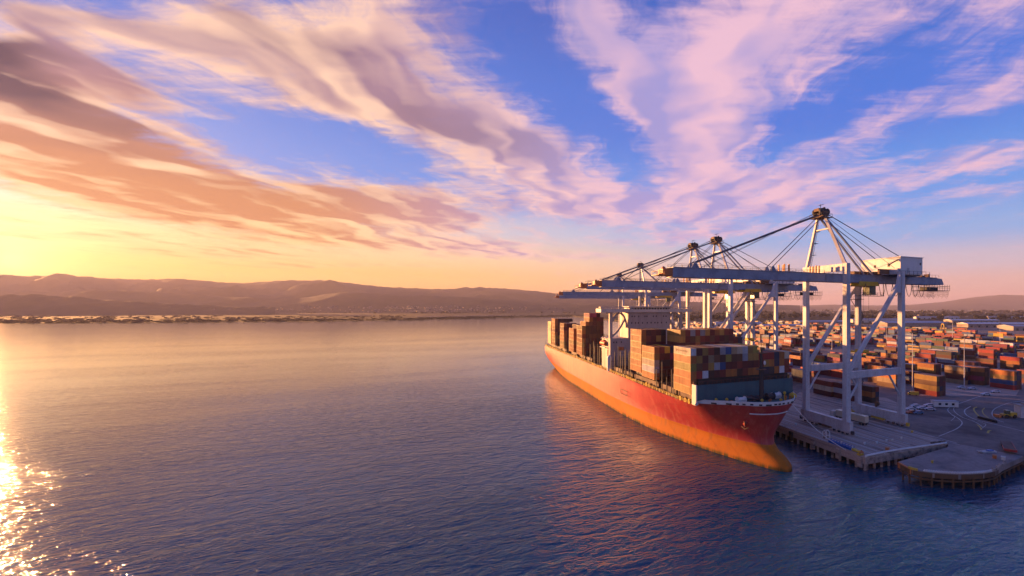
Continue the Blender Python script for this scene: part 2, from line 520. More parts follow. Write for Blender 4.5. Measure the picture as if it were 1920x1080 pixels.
def hull_mat():
    m = bpy.data.materials.new('hull_paint'); m.use_nodes = True
    T = NT(m.node_tree); b = T.n['Principled BSDF']
    g = T.new('ShaderNodeTexCoord')
    s = T.new('ShaderNodeSeparateXYZ'); T.put(s.inputs[0], g.outputs['Object'])
    wob = T.noise(g.outputs['Object'], .05, 3, .5)
    z = T.math('ADD', s.outputs[2], T.math('MULTIPLY', T.math('SUBTRACT', wob, .5), .5))
    st = T.noise(T.mapping(g.outputs['Object'], scale=(.6, .6, .045)), 1.0, 5, .65)
    bl = T.noise(g.outputs['Object'], .06, 5, .6)
    red = T.mix(T.rng(bl, .35, .7), (.48, .048, .052, 1), (.36, .026, .034, 1))
    red = T.mix(T.rng(st, .46, .72, 0, .55), red, (.55, .16, .12, 1))
    boot = T.mix(T.rng(bl, .35, .7), (.58, .175, .016, 1), (.46, .145, .018, 1))
    boot = T.mix(T.rng(st, .48, .75, 0, .5), boot, (.26, .13, .05, 1))
    c = T.mix(T.rng(z, 6.0, 6.35), boot, red)
    weed = T.math('MULTIPLY', T.rng(s.outputs[2], 1.6, .3), T.rng(st, .3, .6))
    c = T.mix(weed, c, (.10, .075, .02, 1))
    # plate seams and scrapes
    fr = T.new('ShaderNodeTexBrick')
    T.put(fr.inputs['Vector'], T.mapping(g.outputs['Object'], rot=(R(90), 0, R(90)), scale=(1, 1, 1)))
    fr.inputs['Scale'].default_value = .1; fr.inputs['Mortar Size'].default_value = .022
    fr.inputs['Brick Width'].default_value = 1.1; fr.inputs['Row Height'].default_value = .28
    fr.inputs['Color1'].default_value = (1, 1, 1, 1); fr.inputs['Color2'].default_value = (.94, .94, .94, 1); fr.inputs['Mortar'].default_value = (.72, .68, .66, 1)
    c = T.mix(.3, c, T.mix(1.0, c, fr.outputs[0], 'MULTIPLY'))
    T.put(b.inputs['Base Color'], c)
    up = T.rng(z, 6.0, 6.35)
    T.put(b.inputs['Roughness'], T.fmix(up, .75, T.rng(st, .3, .8, .42, .62)))
    T.put(b.inputs['Specular IOR Level'], T.fmix(up, .15, .45))
    bp = T.new('ShaderNodeBump'); bp.inputs['Strength'].default_value = .25; bp.inputs['Distance'].default_value = .08
    T.put(bp.inputs['Height'], T.noise(g.outputs['Object'], .35, 3, .5)); T.put(b.inputs['Normal'], bp.outputs[0])
    return m
M['hull'] = hull_mat()

def water_mat():
    m = bpy.data.materials.new('bay_water'); m.use_nodes = True
    T = NT(m.node_tree); b = T.n['Principled BSDF']
    g = T.new('ShaderNodeTexCoord'); v = g.outputs['Object']
    patch = T.noise(v, .006, 4, .6)                 # gusts: smoother and rougher lanes of water
    lane = T.noise(T.mapping(v, rot=(0, 0, R(28)), scale=(.0022, .012, 1)), 1.0, 4, .6)
    calm = T.math('MULTIPLY', T.rng(lane, .38, .62, .55, 1.15), T.rng(patch, .3, .7, .75, 1.15))
    w1 = T.noise(T.mapping(v, rot=(0, 0, R(20)), scale=(.13, .30, 1)), 1.0, 3, .55, .6)
    w2 = T.noise(T.mapping(v, rot=(0, 0, R(-12)), scale=(.32, .70, 1)), 1.0, 4, .6, .4)
    w2 = T.fmix(.5, w2, T.math('MULTIPLY_ADD', T.math('ABSOLUTE', T.math('SUBTRACT', w2, .5)), -2.6, .75))     # sharper crests
    w3 = T.noise(T.mapping(v, rot=(0, 0, R(40)), scale=(1.1, 1.9, 1)), 1.0, 3, .55)
    h = T.math('ADD', T.math('MULTIPLY', w1, 1.25), T.math('MULTIPLY', w2, .62))
    h = T.math('ADD', h, T.math('MULTIPLY', w3, .05))
    # wind dies away towards the sheltered far shore: rougher water out here, glassy water over there
    far = T.math('EXPONENT', T.math('MULTIPLY', T.vmath('LENGTH', v, out=1), -1 / 130.0))
    h = T.math('MULTIPLY', h, T.math('MULTIPLY', calm, T.math('MULTIPLY_ADD', far, 1.55, .05)))
    bp = T.new('ShaderNodeBump'); bp.inputs['Strength'].default_value = 1.0; bp.inputs['Distance'].default_value = 1.0
    T.put(bp.inputs['Height'], h); T.put(b.inputs['Normal'], bp.outputs[0])
    T.put(b.inputs['Base Color'], T.mix(patch, (.000, .056, .110, 1), (.001, .074, .130, 1)))
    b.inputs['Roughness'].default_value = .09
    b.inputs['IOR'].default_value = 1.44
    b.inputs['Specular IOR Level'].default_value = .5
    return m
M['water'] = water_mat()

# ------------------------------------------------------------------ water, far land, hills
b = MB(); b.add([(-21000, -3000, 0), (21000, -3000, 0), (21000, 21000, 0), (-21000, 21000, 0)], [(0, 1, 2, 3)])
tag(b.build('water', M['water'], fix=False), 'calm rippled bay water from the near foreground to the far shore', kind='structure')

rnd = random.Random(7)
def land_sheet(name, front, back_d, z0, z1, mat, n=60, noise_amp=1.0, label=None):
    """ground from a shoreline (list of points) back to depth back_d"""
    b = MB(); vs = []; rows = 14
    fr = catmull(front, max(2, n // (len(front) - 1)))
    m = len(fr)
    for r in range(rows):
        t = (r / (rows - 1)) ** 1.6
        for k, p in enumerate(fr):
            d0 = p.dot(AX)
            u = PPX + FPX * p.dot(RX) / d0
            d = d0 + (back_d - d0) * t
            q = D(u, d)
            hz = -0.6 if r == 0 else z0 + (z1 - z0) * t + noise_amp * (mnoise.noise(q * .004) + .3)
            vs.append((q.x, q.y, max(hz, .35) if r else hz))
    fs = [(r * m + k, r * m + k + 1, (r + 1) * m + k + 1, (r + 1) * m + k) for r in range(rows - 1) for k in range(m - 1)]
    b.add(vs, fs)
    o = b.build(name, mat, smooth=True)
    return tag(o, label, kind='structure')

shore = [G(-500, 607.5, 0), G(-150, 607.5, 0), G(0, 607.2, 0), G(120, 606.4, 0), G(300, 606, 0), G(450, 604.8, 0), G(600, 603.6, 0), G(720, 601.5, 0), G(850, 598.6, 0), G(960, 596.6, 0), G(1060, 594.5, 0), G(1180, 592, 0)]
land_sheet('far_shore', shore, 7600, 1.4, 3.2, M['grass'], noise_amp=.35, label='low marshy far shore across the bay below the hills')
for k, (a, bq) in enumerate([(((-60, 589.4), (60, 588.0), (250, 589.8), (450, 590.6), (560, 589.6)), ((-60, 586.8), (60, 586.2), (250, 587.4), (450, 586.4), (560, 587.5))),
                    (((200, 582.2), (300, 582.2)), ((200, 580.6), (300, 580.6))), (((330, 581.4), (510, 581.8)), ((330, 579.2), (510, 580.4))),
                    (((780, 594.8), (900, 593.4), (1050, 591.2)), ((780, 592.6), (900, 590.8), (1050, 589.2))), (((560, 591.4), (700, 592.6)), ((560, 588.8), (700, 590.2)))]):
    b = MB(); A = [G(u, v, 4.0) for u, v in a]; B2 = [G(u, v, 4.0) for u, v in bq]
    n = len(A)
    b.add(A + B2, [(i, i + 1, n + i + 1, n + i) for i in range(n - 1)])
    tag(b.build('lagoon', M['water'], fix=False), 'shallow lagoon strip lying behind the far shore', kind='structure')

def ridge(name, prof, d_base, d_top, d_back, label, amp=1.0, seed=0, step=6, rows=30):
    b = MB(); us = []
    u = prof[0][0]
    while u <= prof[-1][0]:
        us.append(u); u += step
    m = len(us); vs = []
    for r in range(rows):
        t = r / (rows - 1)
        if t < .8:
            s = t / .8; d = d_base + (d_top - d_base) * s
        else:
            s = 1 - (t - .8) / .2; d = d_top + (d_back - d_top) * (1 - s)
        for u in us:
            y = interp(prof, u)
            q0 = D(u, d)
            top = CAM_H + (PPY - y) / FPX * d_top
            q = Vector((q0.x, q0.y, seed * 900.0))
            n = mnoise.fractal(q * .0011, 1.0, 2.1, 5)
            sh = s * s * (3 - 2 * s)
            nz = (n - .25) * amp * top * .42 * math.sin(math.pi * min(s, 1)) if s < 1 else 0
            jag = mnoise.fractal(Vector((q0.x, q0.y, seed * 900 + 77)) * .009, 1.0, 2.2, 6) * 15 * s
            vs.append((q0.x, q0.y, max(sh * top + nz + jag, -1.0 if s == 0 else 1.0)))
    fs = [(r * m + k, r * m + k + 1, (r + 1) * m + k + 1, (r + 1) * m + k) for r in range(rows - 1) for k in range(m - 1)]
    b.add(vs, fs)
    return tag(b.build(name, M['hill'], smooth=True), label, kind='structure')

ridge('hills', [(-420, 524), (-200, 520), (0, 519), (130, 517), (210, 522), (290, 524), (330, 522), (400, 529), (450, 531), (510, 527), (580, 526), (610, 525), (660, 531), (740, 541), (810, 543), (850, 542), (900, 538), (960, 542), (1020, 548), (1100, 556), (1300, 566), (1500, 573)],
      4700, 7600, 8900, 'long hazy ridge of hills behind the far shore', seed=1)
ridge('hills', [(-420, 560), (0, 552), (60, 546), (110, 550), (160, 544), (300, 549), (420, 556), (560, 560), (640, 548), (760, 554), (860, 556), (1000, 566), (1150, 571), (1300, 575)],
      3900, 5300, 5800, 'lower wooded foothills in front of the long ridge', seed=2, amp=.8)
ridge('hills', [(-420, 566), (-200, 560), (-60, 556), (60, 552), (130, 557), (220, 563), (330, 570), (440, 575), (520, 577)],
      3000, 3500, 3900, 'dark near hill at the left end of the far shore', seed=3, amp=.5)
ridge('hills', [(1380, 576), (1480, 574), (1560, 571), (1640, 573), (1700, 572), (1770, 566), (1800, 561), (1830, 557), (1880, 553), (1920, 554), (2000, 552), (2150, 558), (2400, 566)],
      9000, 14500, 16000, 'pale blue mountains far behind the container yard', seed=4, amp=.5)

# ground of the terminal side
coast = [(123.9, 900), (123.9, 97.8), (162.8, 96.5)]

def clumps(name, spots, label, mat, seed):
    """many small leafy tufts in one mesh: a wood that reads as one mass"""
    rr = random.Random(seed); b = MB()
    for (p, h, w) in spots:
        k = rr.randint(2, 4)
        for _ in range(k):
            c = (p.x + rr.uniform(-w, w) * .6, p.y + rr.uniform(-w, w) * .6, p.z + h * rr.uniform(.25, .7))
            b.ball(c, h * rr.uniform(.3, .55), 1, (w / h * rr.uniform(.7, 1.2), w / h * rr.uniform(.7, 1.2), 1), .28, rr)
    return tag(b.build(name, mat, fix=False), label, kind='stuff')

sp = []
for _ in range(1500):
    u = rnd.uniform(-120, 1120); t = rnd.random() ** 1.5
    v0 = interp([(-150, 606.5), (300, 605), (600, 602.5), (760, 600), (960, 596), (1120, 593)], u)
    if u < 420 and False: continue
    dens = .5 + .5 * mnoise.noise(Vector((u * .012, t * 3, 5)))
    if rnd.random() > dens * 1.25: continue
    v = v0 - .8 - t * (13 if u < 420 else 8 if u < 760 else 2.5)
    p = G(u, v, 1.5)
    sp.append((p, rnd.uniform(2.5, 6.5), rnd.uniform(9, 24)))
clumps('shore_scrub', sp, 'dark scrub and low trees along the far shore', M['scrub'], 3)
sp = []
for _ in range(700):
    u = rnd.uniform(-150, 1200); v = 577 + rnd.uniform(2.2, 11)
    if u < 560 and 579 < v < 592 and rnd.random() < .75: continue
    if mnoise.noise(Vector((u * .02, v * .3, 2))) < -.12: continue
    p = G(u, v, 6.0)
    if p.dot(AX) > 6500: continue
    sp.append((p, rnd.uniform(7, 17), rnd.uniform(12, 34)))
clumps('far_wood', sp, 'dark belt of trees below the foothills across the bay', M['scrub'], 4)
sp = []
for _ in range(1500):
    u = rnd.uniform(1240, 2250); v = 577 + 2.5 + rnd.random() ** 1.4 * 20
    if mnoise.noise(Vector((u * .013, v * .25, 8))) < -.1: continue
    p = G(u, v, 6.0)
    d = p.dot(AX)
    if d > 6800: continue
    h = rnd.uniform(8, 20) * (1.0 if d < 3000 else 1.35)
    sp.append((p, h, h * rnd.uniform(.8, 1.9)))
clumps('city_wood', sp, 'dark belt of trees and town behind the container yard', M['scrub'], 5)

# far town: countless specks of pale walls, too small to tell apart
b = MB()
for _ in range(420):
    r_ = rnd.random()
    if r_ < .5: u = rnd.gauss(800, 130); v = 577 + rnd.uniform(-4, 9)
    elif r_ < .65: u = rnd.uniform(0, 600); v = 577 + rnd.uniform(-2, 6)
    else: u = rnd.uniform(1450, 2100); v = 577 + rnd.uniform(3, 17)
    if u > 1180 and u < 1440: continue
    d = rnd.uniform(3300, 4100) if v < 580 else min(FPX * 46 / (v - PPY), 4200)
    z = CAM_H - (v - PPY) / FPX * d
    p = D(u, d, 0)
    b.cbox((p.x, p.y, z), rnd.uniform(6, 16), rnd.uniform(6, 12), rnd.uniform(5, 9), rnd.uniform(0, 3))
tag(b.build('far_town', M['town']), 'scattered pale town houses below the hills', kind='stuff')
b = MB()
for _ in range(85):
    r_ = rnd.random()
    if r_ < .55: u = rnd.gauss(800, 110); v = 577 + rnd.uniform(-2, 8)
    elif r_ < .75: u = rnd.uniform(60, 600); v = 577 + rnd.uniform(-1, 4)
    else: u = rnd.uniform(1500, 2000); v = 577 + rnd.uniform(3, 14)
    d = rnd.uniform(3200, 3600) if v < 581 else min(FPX * 40 / (v - PPY), 3600)
    z = CAM_H - (v - PPY) / FPX * d
    p = D(u, d, 0)
    b.ball((p.x, p.y, z), d * .00033 * rnd.uniform(.5, 1.4), 1)
tag(b.build('town_lights', M['lamp'], fix=False), 'warm street lights scattered through the far town', kind='stuff')

# ------------------------------------------------------------------ shipping containers
PAL = {'rust red': (.26, .045, .028), 'maroon': (.125, .018, .022), 'dark red': (.19, .022, .020), 'orange': (.56, .19, .040), 'ochre': (.50, .28, .06),
       'brown': (.17, .070, .036), 'dark brown': (.085, .034, .026), 'tan': (.38, .27, .15), 'navy': (.012, .030, .075), 'blue': (.020, .10, .27), 'grey': (.36, .37, .40),
       'white': (.66, .66, .66), 'cream': (.68, .56, .38), 'olive': (.42, .33, .06), 'green': (.035, .12, .085), 'yellow': (.66, .40, .035), 'magenta': (.36, .035, .10),
       'red': (.40, .028, .028), 'charcoal': (.035, .035, .04), 'pale blue': (.24, .32, .45)}
CL, CW, CH = 12.19, 2.44, 2.70

def container_mesh(name, L):
    b = MB(); w, l, h = CW / 2, L / 2, CH
    t = .12
    # frame: four posts, rails top and bottom
    for sx in (-1, 1):
        for sy in (-1, 1):
            x, y = sx * (w - t / 2), sy * (l - t / 2)
            b.box(x - t / 2, x + t / 2, y - t / 2, y + t / 2, 0, h)
        x = sx * (w - t / 2)
        b.box(x - t / 2, x + t / 2, -l + t, l - t, 0, .16); b.box(x - t / 2, x + t / 2, -l + t, l - t, h - .12, h)
    for sy in (-1, 1):
        y = sy * (l - t / 2)
        b.box(-w + t, w - t, y - t / 2, y + t / 2, 0, .16); b.box(-w + t, w - t, y - t / 2, y + t / 2, h - .12, h)
    # corrugated long walls
    for sx in (-1, 1):
        y = -l + t; vs = []; k = 0
        prof = ((0, .075), (.07, .045), (.14, .03), (.07, .03))
        while y < l - t - .28:
            for dy, dep in ((0, .015), (.08, .015), (.14, .055), (.22, .055)):
                vs += [(sx * (w - dep), y + dy, .16), (sx * (w - dep), y + dy, h - .12)]
            y += .28
        vs += [(sx * (w - .015), l - t, .16), (sx * (w - .015), l - t, h - .12)]
        n = len(vs) // 2
        b.add(vs, [(2 * i, 2 * i + 2, 2 * i + 3, 2 * i + 1) for i in range(n - 1)])
    # end walls and roof with shallow ribs
    b.box(-w + t, w - t, -l + .035, -l + .075, .16, h - .12)
    b.box(-w + t, w - t, l - .075, l - .035, .16, h - .12)
    for x in (-.80, -.38, .38, .80):
        b.box(x - .03, x + .03, -l + .004, -l + .036, .10, h - .08)
    b.box(-.012, .012, -l + .02, -l + .036, .16, h - .12)
    b.box(-w + t, w - t, -l + t, l - t, h - .09, h - .03)
    y = -l + .5
    while y < l - .4:
        b.box(-w + t + .05, w - t - .05, y, y + .16, h - .031, h - .008); y += .42
    b.box(-w + t, w - t, -l + t, l - t, .05, .12)
    me = b.build(name, M['box']); d = me.data
    bpy.data.objects.remove(me)
    return d
C40 = container_mesh('shipping_container', CL)
C20 = container_mesh('shipping_container', 6.06)
NBOX = [0]
ALLBOX = []

def container(x, y, z, colname, label, group, rz=0.0, me=None, jit=1):
    o = bpy.data.objects.new('shipping_container', me or C40)
    COL.objects.link(o)
    o.location = (x, y, z)
    o.rotation_euler = (0, 0, rz)
    c = PAL[colname]
    k = rnd.uniform(.7, 1.12) if jit else 1
    o.color = (c[0] * k, c[1] * k, c[2] * k, 1)
    NBOX[0] += 1; ALLBOX.append(o)
    return tag(o, label, 'shipping container', group)

ORD = ['first', 'second', 'third', 'fourth', 'fifth', 'sixth', 'seventh', 'eighth', 'ninth', 'tenth', 'eleventh', 'twelfth', 'thirteenth', 'fourteenth', 'fifteenth',
       'sixteenth', 'seventeenth', 'eighteenth', 'nineteenth', 'twentieth', 'twenty-first', 'twenty-second', 'twenty-third', 'twenty-fourth', 'twenty-fifth']
def ordn(i): return ORD[i] if i < len(ORD) else str(i + 1) + 'th'

# ------------------------------------------------------------------ the ship
XC = 101.0
HB = 22.8                      # half beam
YB, YS = 111.3, 384.0
SHIP = empty('container_ship', (XC, 111.0, 0.0), 'long red container ship with orange waterline berthed beside the quay cranes', 'container ship')
SO = Vector((XC, 111.0, 0.0))

STEM = [(-2, 107.6), (0, 106.6), (1.2, 106.8), (2.4, 108.6), (4, 112.4), (6, 115.2), (8, 116.0), (10, 115.7), (13, 114.4), (17, 112.8), (20.6, 111.2), (22.6, 110.9)]
FLOW = [(0, 0), (.4, 1.1), (1.2, 2.0), (3, 3.3), (6, 4.8), (10, 6.6), (15, 8.5), (24, 11.6), (34, 14.6), (54, 19.0), (72, 21.4), (95, HB), (400, HB)]
FTOP = [(0, 0), (.3, 2.6), (1.0, 5.2), (2.2, 8.0), (4.4, 10.6), (7, 13.0), (10, 15.8), (13.6, 19.0), (17.2, 21.6), (20, HB - .3), (24, HB), (400, HB)]
STERNY = [(-2, 366), (0, 371), (4, 376.5), (8, 381), (12, 383.4), (14, 384), (23, 384)]
def sheer(y):
    return interp([(100, 20.6), (116, 20.4), (132, 19.2), (150, 18.7), (400, 18.7)], y)
def half_breadth(y, z, y0):
    d = y - y0
    if d <= 0: return 0.0
    s = min(max((z - 3.6) / 16.5, 0), 1) ** 1.3
    bw = interp(FLOW, d); bt = interp(FTOP, d)
    b = bw + (bt - bw) * s
    e = interp(STERNY, z) - y
    if e < 75:
        k = min(max((14.5 - z) / 14.5, 0), 1) ** 1.5
        b -= k * 6.5 * (1 - e / 75) ** 1.6
    return b

def build_hull():
    b = MB()
    zs = [-2, -.8, 0, .6, 1.2, 1.8, 2.4, 3.2, 4, 5, 6, 7, 8, 9.5, 11, 13, 15, 17, 18.7]
    ds = [0, .15, .35, .7, 1.2, 2, 3, 4.4, 6, 8, 10, 12.5, 15, 18, 21, 25, 30, 36, 44, 54, 66, 80, 98, 120, 145, 170, 195, 212, 226, 238, 248, 256, 262, 267, 271, 274]
    zs = zs + ['top']
    nz, nd = len(zs), len(ds)
    for side in (-1, 1):
        vs = []
        for z in zs:
            for d in ds:
                zz = z if z != 'top' else 18.7
                y0 = interp(STEM, zz if z != 'top' else 20.6); y1 = interp(STERNY, zz)
                y = y0 + d / ds[-1] * (y1 - y0) if d > 60 else y0 + d * (1 if y1 - y0 > 0 else 1)
                if d > 60:
                    y = y0 + 60 + (d - 60) / (ds[-1] - 60) * (y1 - y0 - 60)
                if z == 'top': zz = sheer(y) + .02
                vs.append((XC + side * half_breadth(y, zz, y0), y, zz))
        fs = [(r * nd + k, r * nd + k + 1, (r + 1) * nd + k + 1, (r + 1) * nd + k) for r in range(nz - 1) for k in range(nd - 1)]
        b.add(vs, fs)
    # transom
    ps = [(r + 1) * nd - 1 for r in range(nz)]
    n0 = nz * nd
    vs = [b.v[i] for i in ps] + [b.v[i + n0] for i in ps]
    b.add(vs, [(k, k + 1, nz + k + 1, nz + k) for k in range(nz - 1)])
    o = b.build('hull', M['hull'], SHIP, org=SO, fix=False)
    bm = bmesh.new(); bm.from_mesh(o.data)
    bmesh.ops.remove_doubles(bm, verts=bm.verts, dist=.004)
    bmesh.ops.recalc_face_normals(bm, faces=bm.faces)
    for f in bm.faces: f.smooth = True
    bm.to_mesh(o.data); bm.free()
    return o
hull = build_hull()

def deck_edge(y, inset=0.0):
    return half_breadth(y, 18.7 if y > 150 else 20.5, 111.2) - inset
ys = [111.5, 112, 112.8, 114, 116, 119, 122, 125, 129, 133, 140, 150, 200, 300, 383.6]
b = MB()
vs = [(XC - deck_edge(y, .12), y, sheer(y) - .06) for y in ys] + [(XC + deck_edge(y, .12), y, sheer(y) - .06) for y in ys]
n = len(ys)
b.add(vs, [(i, i + 1, n + i + 1, n + i) for i in range(n - 1)])
b.build('deck', M['deck'], SHIP, org=SO)

# white bulwark round the bow, with fairlead openings
b = MB()
yb = [130, 127, 124, 121.5, 119, 117, 115, 113.6, 112.6, 111.9, 111.45, 111.22]
pts = []
for y in yb: pts.append(Vector((XC - half_breadth(y, 20.5, 111.2), y, sheer(y))))
for y in yb[::-1][1:]: pts.append(Vector((XC + half_breadth(y, 20.5, 111.2), y, sheer(y))))
fine = catmull(pts, 4)
m = len(fine); vs = []
for k, p in enumerate(fine):
    d = (fine[min(k + 1, m - 1)] - fine[max(k - 1, 0)]).normalized()
    nrm = Vector((d.y, -d.x, 0))
    hgt = 1.25 * min(1, k / 5, (m - 1 - k) / 5) + .12
    vs += [p + nrm * .02 + Vector((0, 0, .02)), p + nrm * .10 + Vector((0, 0, hgt)), p - nrm * .12 + Vector((0, 0, hgt)), p - nrm * .2 + Vector((0, 0, .02))]
fs = []
for k in range(m - 1):
    for j in range(3):
        fs.append((4 * k + j, 4 * k + 4 + j, 4 * k + 5 + j, 4 * k + 1 + j))
b.add(vs, fs)
blw = b.build('bulwark', M['white'], SHIP, org=SO)
for k in (9, 15, 19, 22, 26, 31, 36, 41, 44, 47, 52, 57, 62, 67, 72):
    p = fine[k]; d = (fine[k + 1] - fine[k - 1]).normalized()
    f = MB(); f.cbox((p.x + d.y * .1, p.y - d.x * .1, p.z + .42 * (.8 + .4 * ((k * 7) % 3) / 2)), 1.0 + .9 * ((k * 5) % 3 == 0), .16, .5, math.atan2(d.y, d.x))
    f.build('fairlead', M['dark'], blw, org=SO)
# white stripe mark on the stem
b = MB()
mk = []
for d in (3.6, 2.6, 1.8, 1.0, .45, .12): mk.append((d, -1))
mk += [(.02, 0)]
for d in (.12, .45, 1.0, 1.6): mk.append((d, 1))
P2 = []
for d, s in mk:
    y = interp(STEM, 17.4) + d
    P2.append(Vector((XC + s * (half_breadth(y, 17.4, interp(STEM, 17.4)) + .05), y - .06, 17.4)))
b.tube(P2, .22, 5)
b.build('stem_mark', M['white'], SHIP, org=SO)
# anchor in its pocket on the port bow
y0a = interp(STEM, 13.2); ya = y0a + 5.0
xa = XC - half_breadth(ya, 13.2, y0a)
b = MB(); b.ball((xa - .2, ya - .2, 13.6), 1.35, 2, (.55, .75, 1.0))
pod = b.build('anchor_pocket', M['red'], SHIP, smooth=True, org=SO)
b = MB(); b.tube([(xa - .9, ya - .8, 14.2), (xa - 1.0, ya - 1.0, 12.4)], .14, 6)
b.tube([(xa - .4, ya - 2.0, 12.3), (xa - 1.0, ya - 1.1, 11.7), (xa - 1.3, ya + .3, 12.3)], .2, 6)
b.build('anchor', M['ruststeel'], pod, org=SO)

# breakwater across the foredeck
b = MB()
b.box(78.6, 123.4, 128.9, 129.4, 19.0, 25.6)
for i in range(12): b.box(79.2 + i * 4.0, 79.5 + i * 4.0, 129.4, 130.3, 19.0, 25.0)
bw = b.build('breakwater', M['breakwater'], SHIP, org=SO)
b = MB()
b.box(78.6, 123.4, 128.95, 129.35, 26.75, 26.9)
for i in range(24): b.box(78.7 + i * 1.94, 78.85 + i * 1.94, 129.05, 129.25, 25.6, 26.75)
b.build('railing', M['hatch'], bw, org=SO)
b = MB(); b.box(78.5, 79.0, 127.2, 130.0, 18.9, 26.0); b.ball((78.7, 127.2, 19.6), .8, 1); b.build('end_post', M['cream'], bw, org=SO)

# foremast
b = MB()
b.tube([(XC, 120.5, 20), (XC, 120.5, 39.0)], .75, 10, .45)
b.tube([(XC + .85, 120.2, 20), (XC + .65, 120.2, 32)], .12, 5)
b.tube([(XC, 120.5, 39), (XC, 120.5, 40.6)], .1, 5)
mast = b.build('foremast', M['dark'], SHIP, org=SO)
b = MB(); b.box(XC - 1.5, XC + 1.5, 119.4, 121.6, 31.2, 31.4); b.build('crow_platform', M['ruststeel'], mast, org=SO)
b = MB(); b.box(XC - 1.2, XC + 1.9, 119.6, 121.4, 36.9, 37.1); b.box(XC - 1, XC + 1, 119.8, 121.3, 38.2, 39.0)
b.build('crow_platform', M['ruststeel'], mast, org=SO)
b = MB(); b.ball((XC + .9, 119.7, 33.6), .55, 1, (1, .6, 1.6))
b.build('navigation_light', M['white'], mast, org=SO)
b = MB(); b.box(XC - 6, XC + 6, 121.2, 126, 20.35, 20.8)
b.build('winch_bed', M['dark'], SHIP, org=SO)
for i, (wx, wy) in enumerate(((-9, 120), (-5.4, 120.8), (4.6, 121.2), (7.6, 121.6))):
    b = MB(); c = (XC + wx, wy, 21.4)
    b.tube([(c[0] - 1.5, c[1], c[2]), (c[0] + 1.5, c[1], c[2])], .85, 10)
    b.tube([(c[0] - 1.6, c[1], c[2]), (c[0] - 1.4, c[1], c[2])], 1.15, 10); b.tube([(c[0] + 1.4, c[1], c[2]), (c[0] + 1.6, c[1], c[2])], 1.15, 10)
    b.box(c[0] - 1.8, c[0] + 1.8, c[1] - .6, c[1] + .6, 20.3, 21.0)
    b.build('mooring_winch', M['dark'] if i % 3 else M['white'], SHIP, org=SO)
for (wx, wy, h, kind) in ((-16, 124.6, 2.0, 0), (-12.2, 121, 1.3, 1), (-11.8, 124.2, 1.7, 0), (-3, 116.4, 1.6, 0), (-.2, 116.0, 1.1, 1), (4.4, 115.6, 1.2, 0), (2.6, 118.6, .9, 1), (8.6, 118.4, 3.6, 0), (7.4, 116.5, 1.9, 1),
                          (10.2, 117.5, 1.6, 1), (13.4, 119.4, 2.0, 2), (15, 121, 1.4, 0), (18.4, 124.5, 1.4, 0), (-19, 127, 1.3, 0), (-14, 126.5, .9, 1), (17, 127.4, 1.5, 0)):
    b = MB(); x = XC + wx; z0 = sheer(wy) - .1
    b.tube([(x, wy, z0), (x, wy, z0 + h * .6)], .22, 6)
    if kind == 0: b.ball((x, wy, z0 + h * .72), .62, 1, (1, 1, .9))
    elif kind == 1: b.tube([(x, wy, z0 + h * .6), (x, wy, z0 + h)], .36, 6)
    else:
        b.ball((x, wy, z0 + 1.2), 1.3, 1, (1, 1.2, .9))
    b.build('deck_vent' if kind != 1 else 'bollard', M['yellow'] if kind != 1 else M['orange'], SHIP, org=SO)

# rail and posts along the port side
b = MB()
y = 131
while y < 383:
    x = XC - HB + .18
    b.box(x - .05, x + .05, y - .05, y + .05, 18.6, 19.9); y += 2.2
for z in (19.2, 19.55, 19.9): b.box(XC - HB + .13, XC - HB + .23, 131, 383.5, z - .035, z + .035)
b.build('railing', M['yellow'], SHIP, org=SO)
y = 132
while y < 382:
    h = rnd.uniform(.5, 1.7); b = MB()
    b.box(XC - HB + .5, XC - HB + rnd.uniform(1.0, 1.9), y, y + rnd.uniform(.5, 1.6), 18.6, 18.7 + h); y += rnd.uniform(2.0, 4.2)
    b.build('deck_fitting', M['lash'] if rnd.random() < .6 else M['yellow'], SHIP, org=SO)
# hatch covers and lashing bridges
for (a, c) in ((130.4, 143.2), (144.6, 157.4), (159.8, 185.4), (187.2, 198.6), (200.2, 212.4), (251, 263.6), (266, 279), (286.6, 300.2), (314.4, 327.6), (331, 343), (344.4, 373)):
    b = MB(); b.box(XC - 20.6, XC + 21.6, a, c, 18.6, 21.6)
    k = a + 1.2
    while k < c - .8:
        b.box(XC - 20.5, XC + 21.5, k, k + .25, 21.6, 21.85); k += 2.4
    b.build('hatch_cover', M['hatch'], SHIP, org=SO)
for (yy, top) in ((144, 27.6), (158.8, 27.2), (186.2, 30.0), (199.4, 31), (213, 27), (232, 30), (241, 30), (250, 30.5), (264.6, 33), (280.4, 31), (301.4, 31), (313.2, 31), (328.8, 31), (343.8, 31), (373.6, 27)):
    b = MB()
    for i in range(19):
        x = 78.9 + i * 2.46
        b.box(x - .14, x + .14, yy - .16, yy + .16, 18.7, top)
    for z in (21.5, 24.3, 27.1, 29.9):
        if z < top: b.box(78.9, 123.2, yy - .3, yy + .3, z, z + .16)
    b.build('lashing_bridge', M['lash'], SHIP, org=SO)
b = MB()
for (yy, h) in ((146, 29), (150, 25.4), (154, 31), (189, 31), (193, 32.5), (197, 29), (203, 33.4), (208, 30), (219, 30), (236, 30), (244, 33)):
    b.tube([(79.1, yy, 18.7), (79.1, yy, h)], .2, 5)
b.build('guide_posts', M['lash'], SHIP, org=SO)

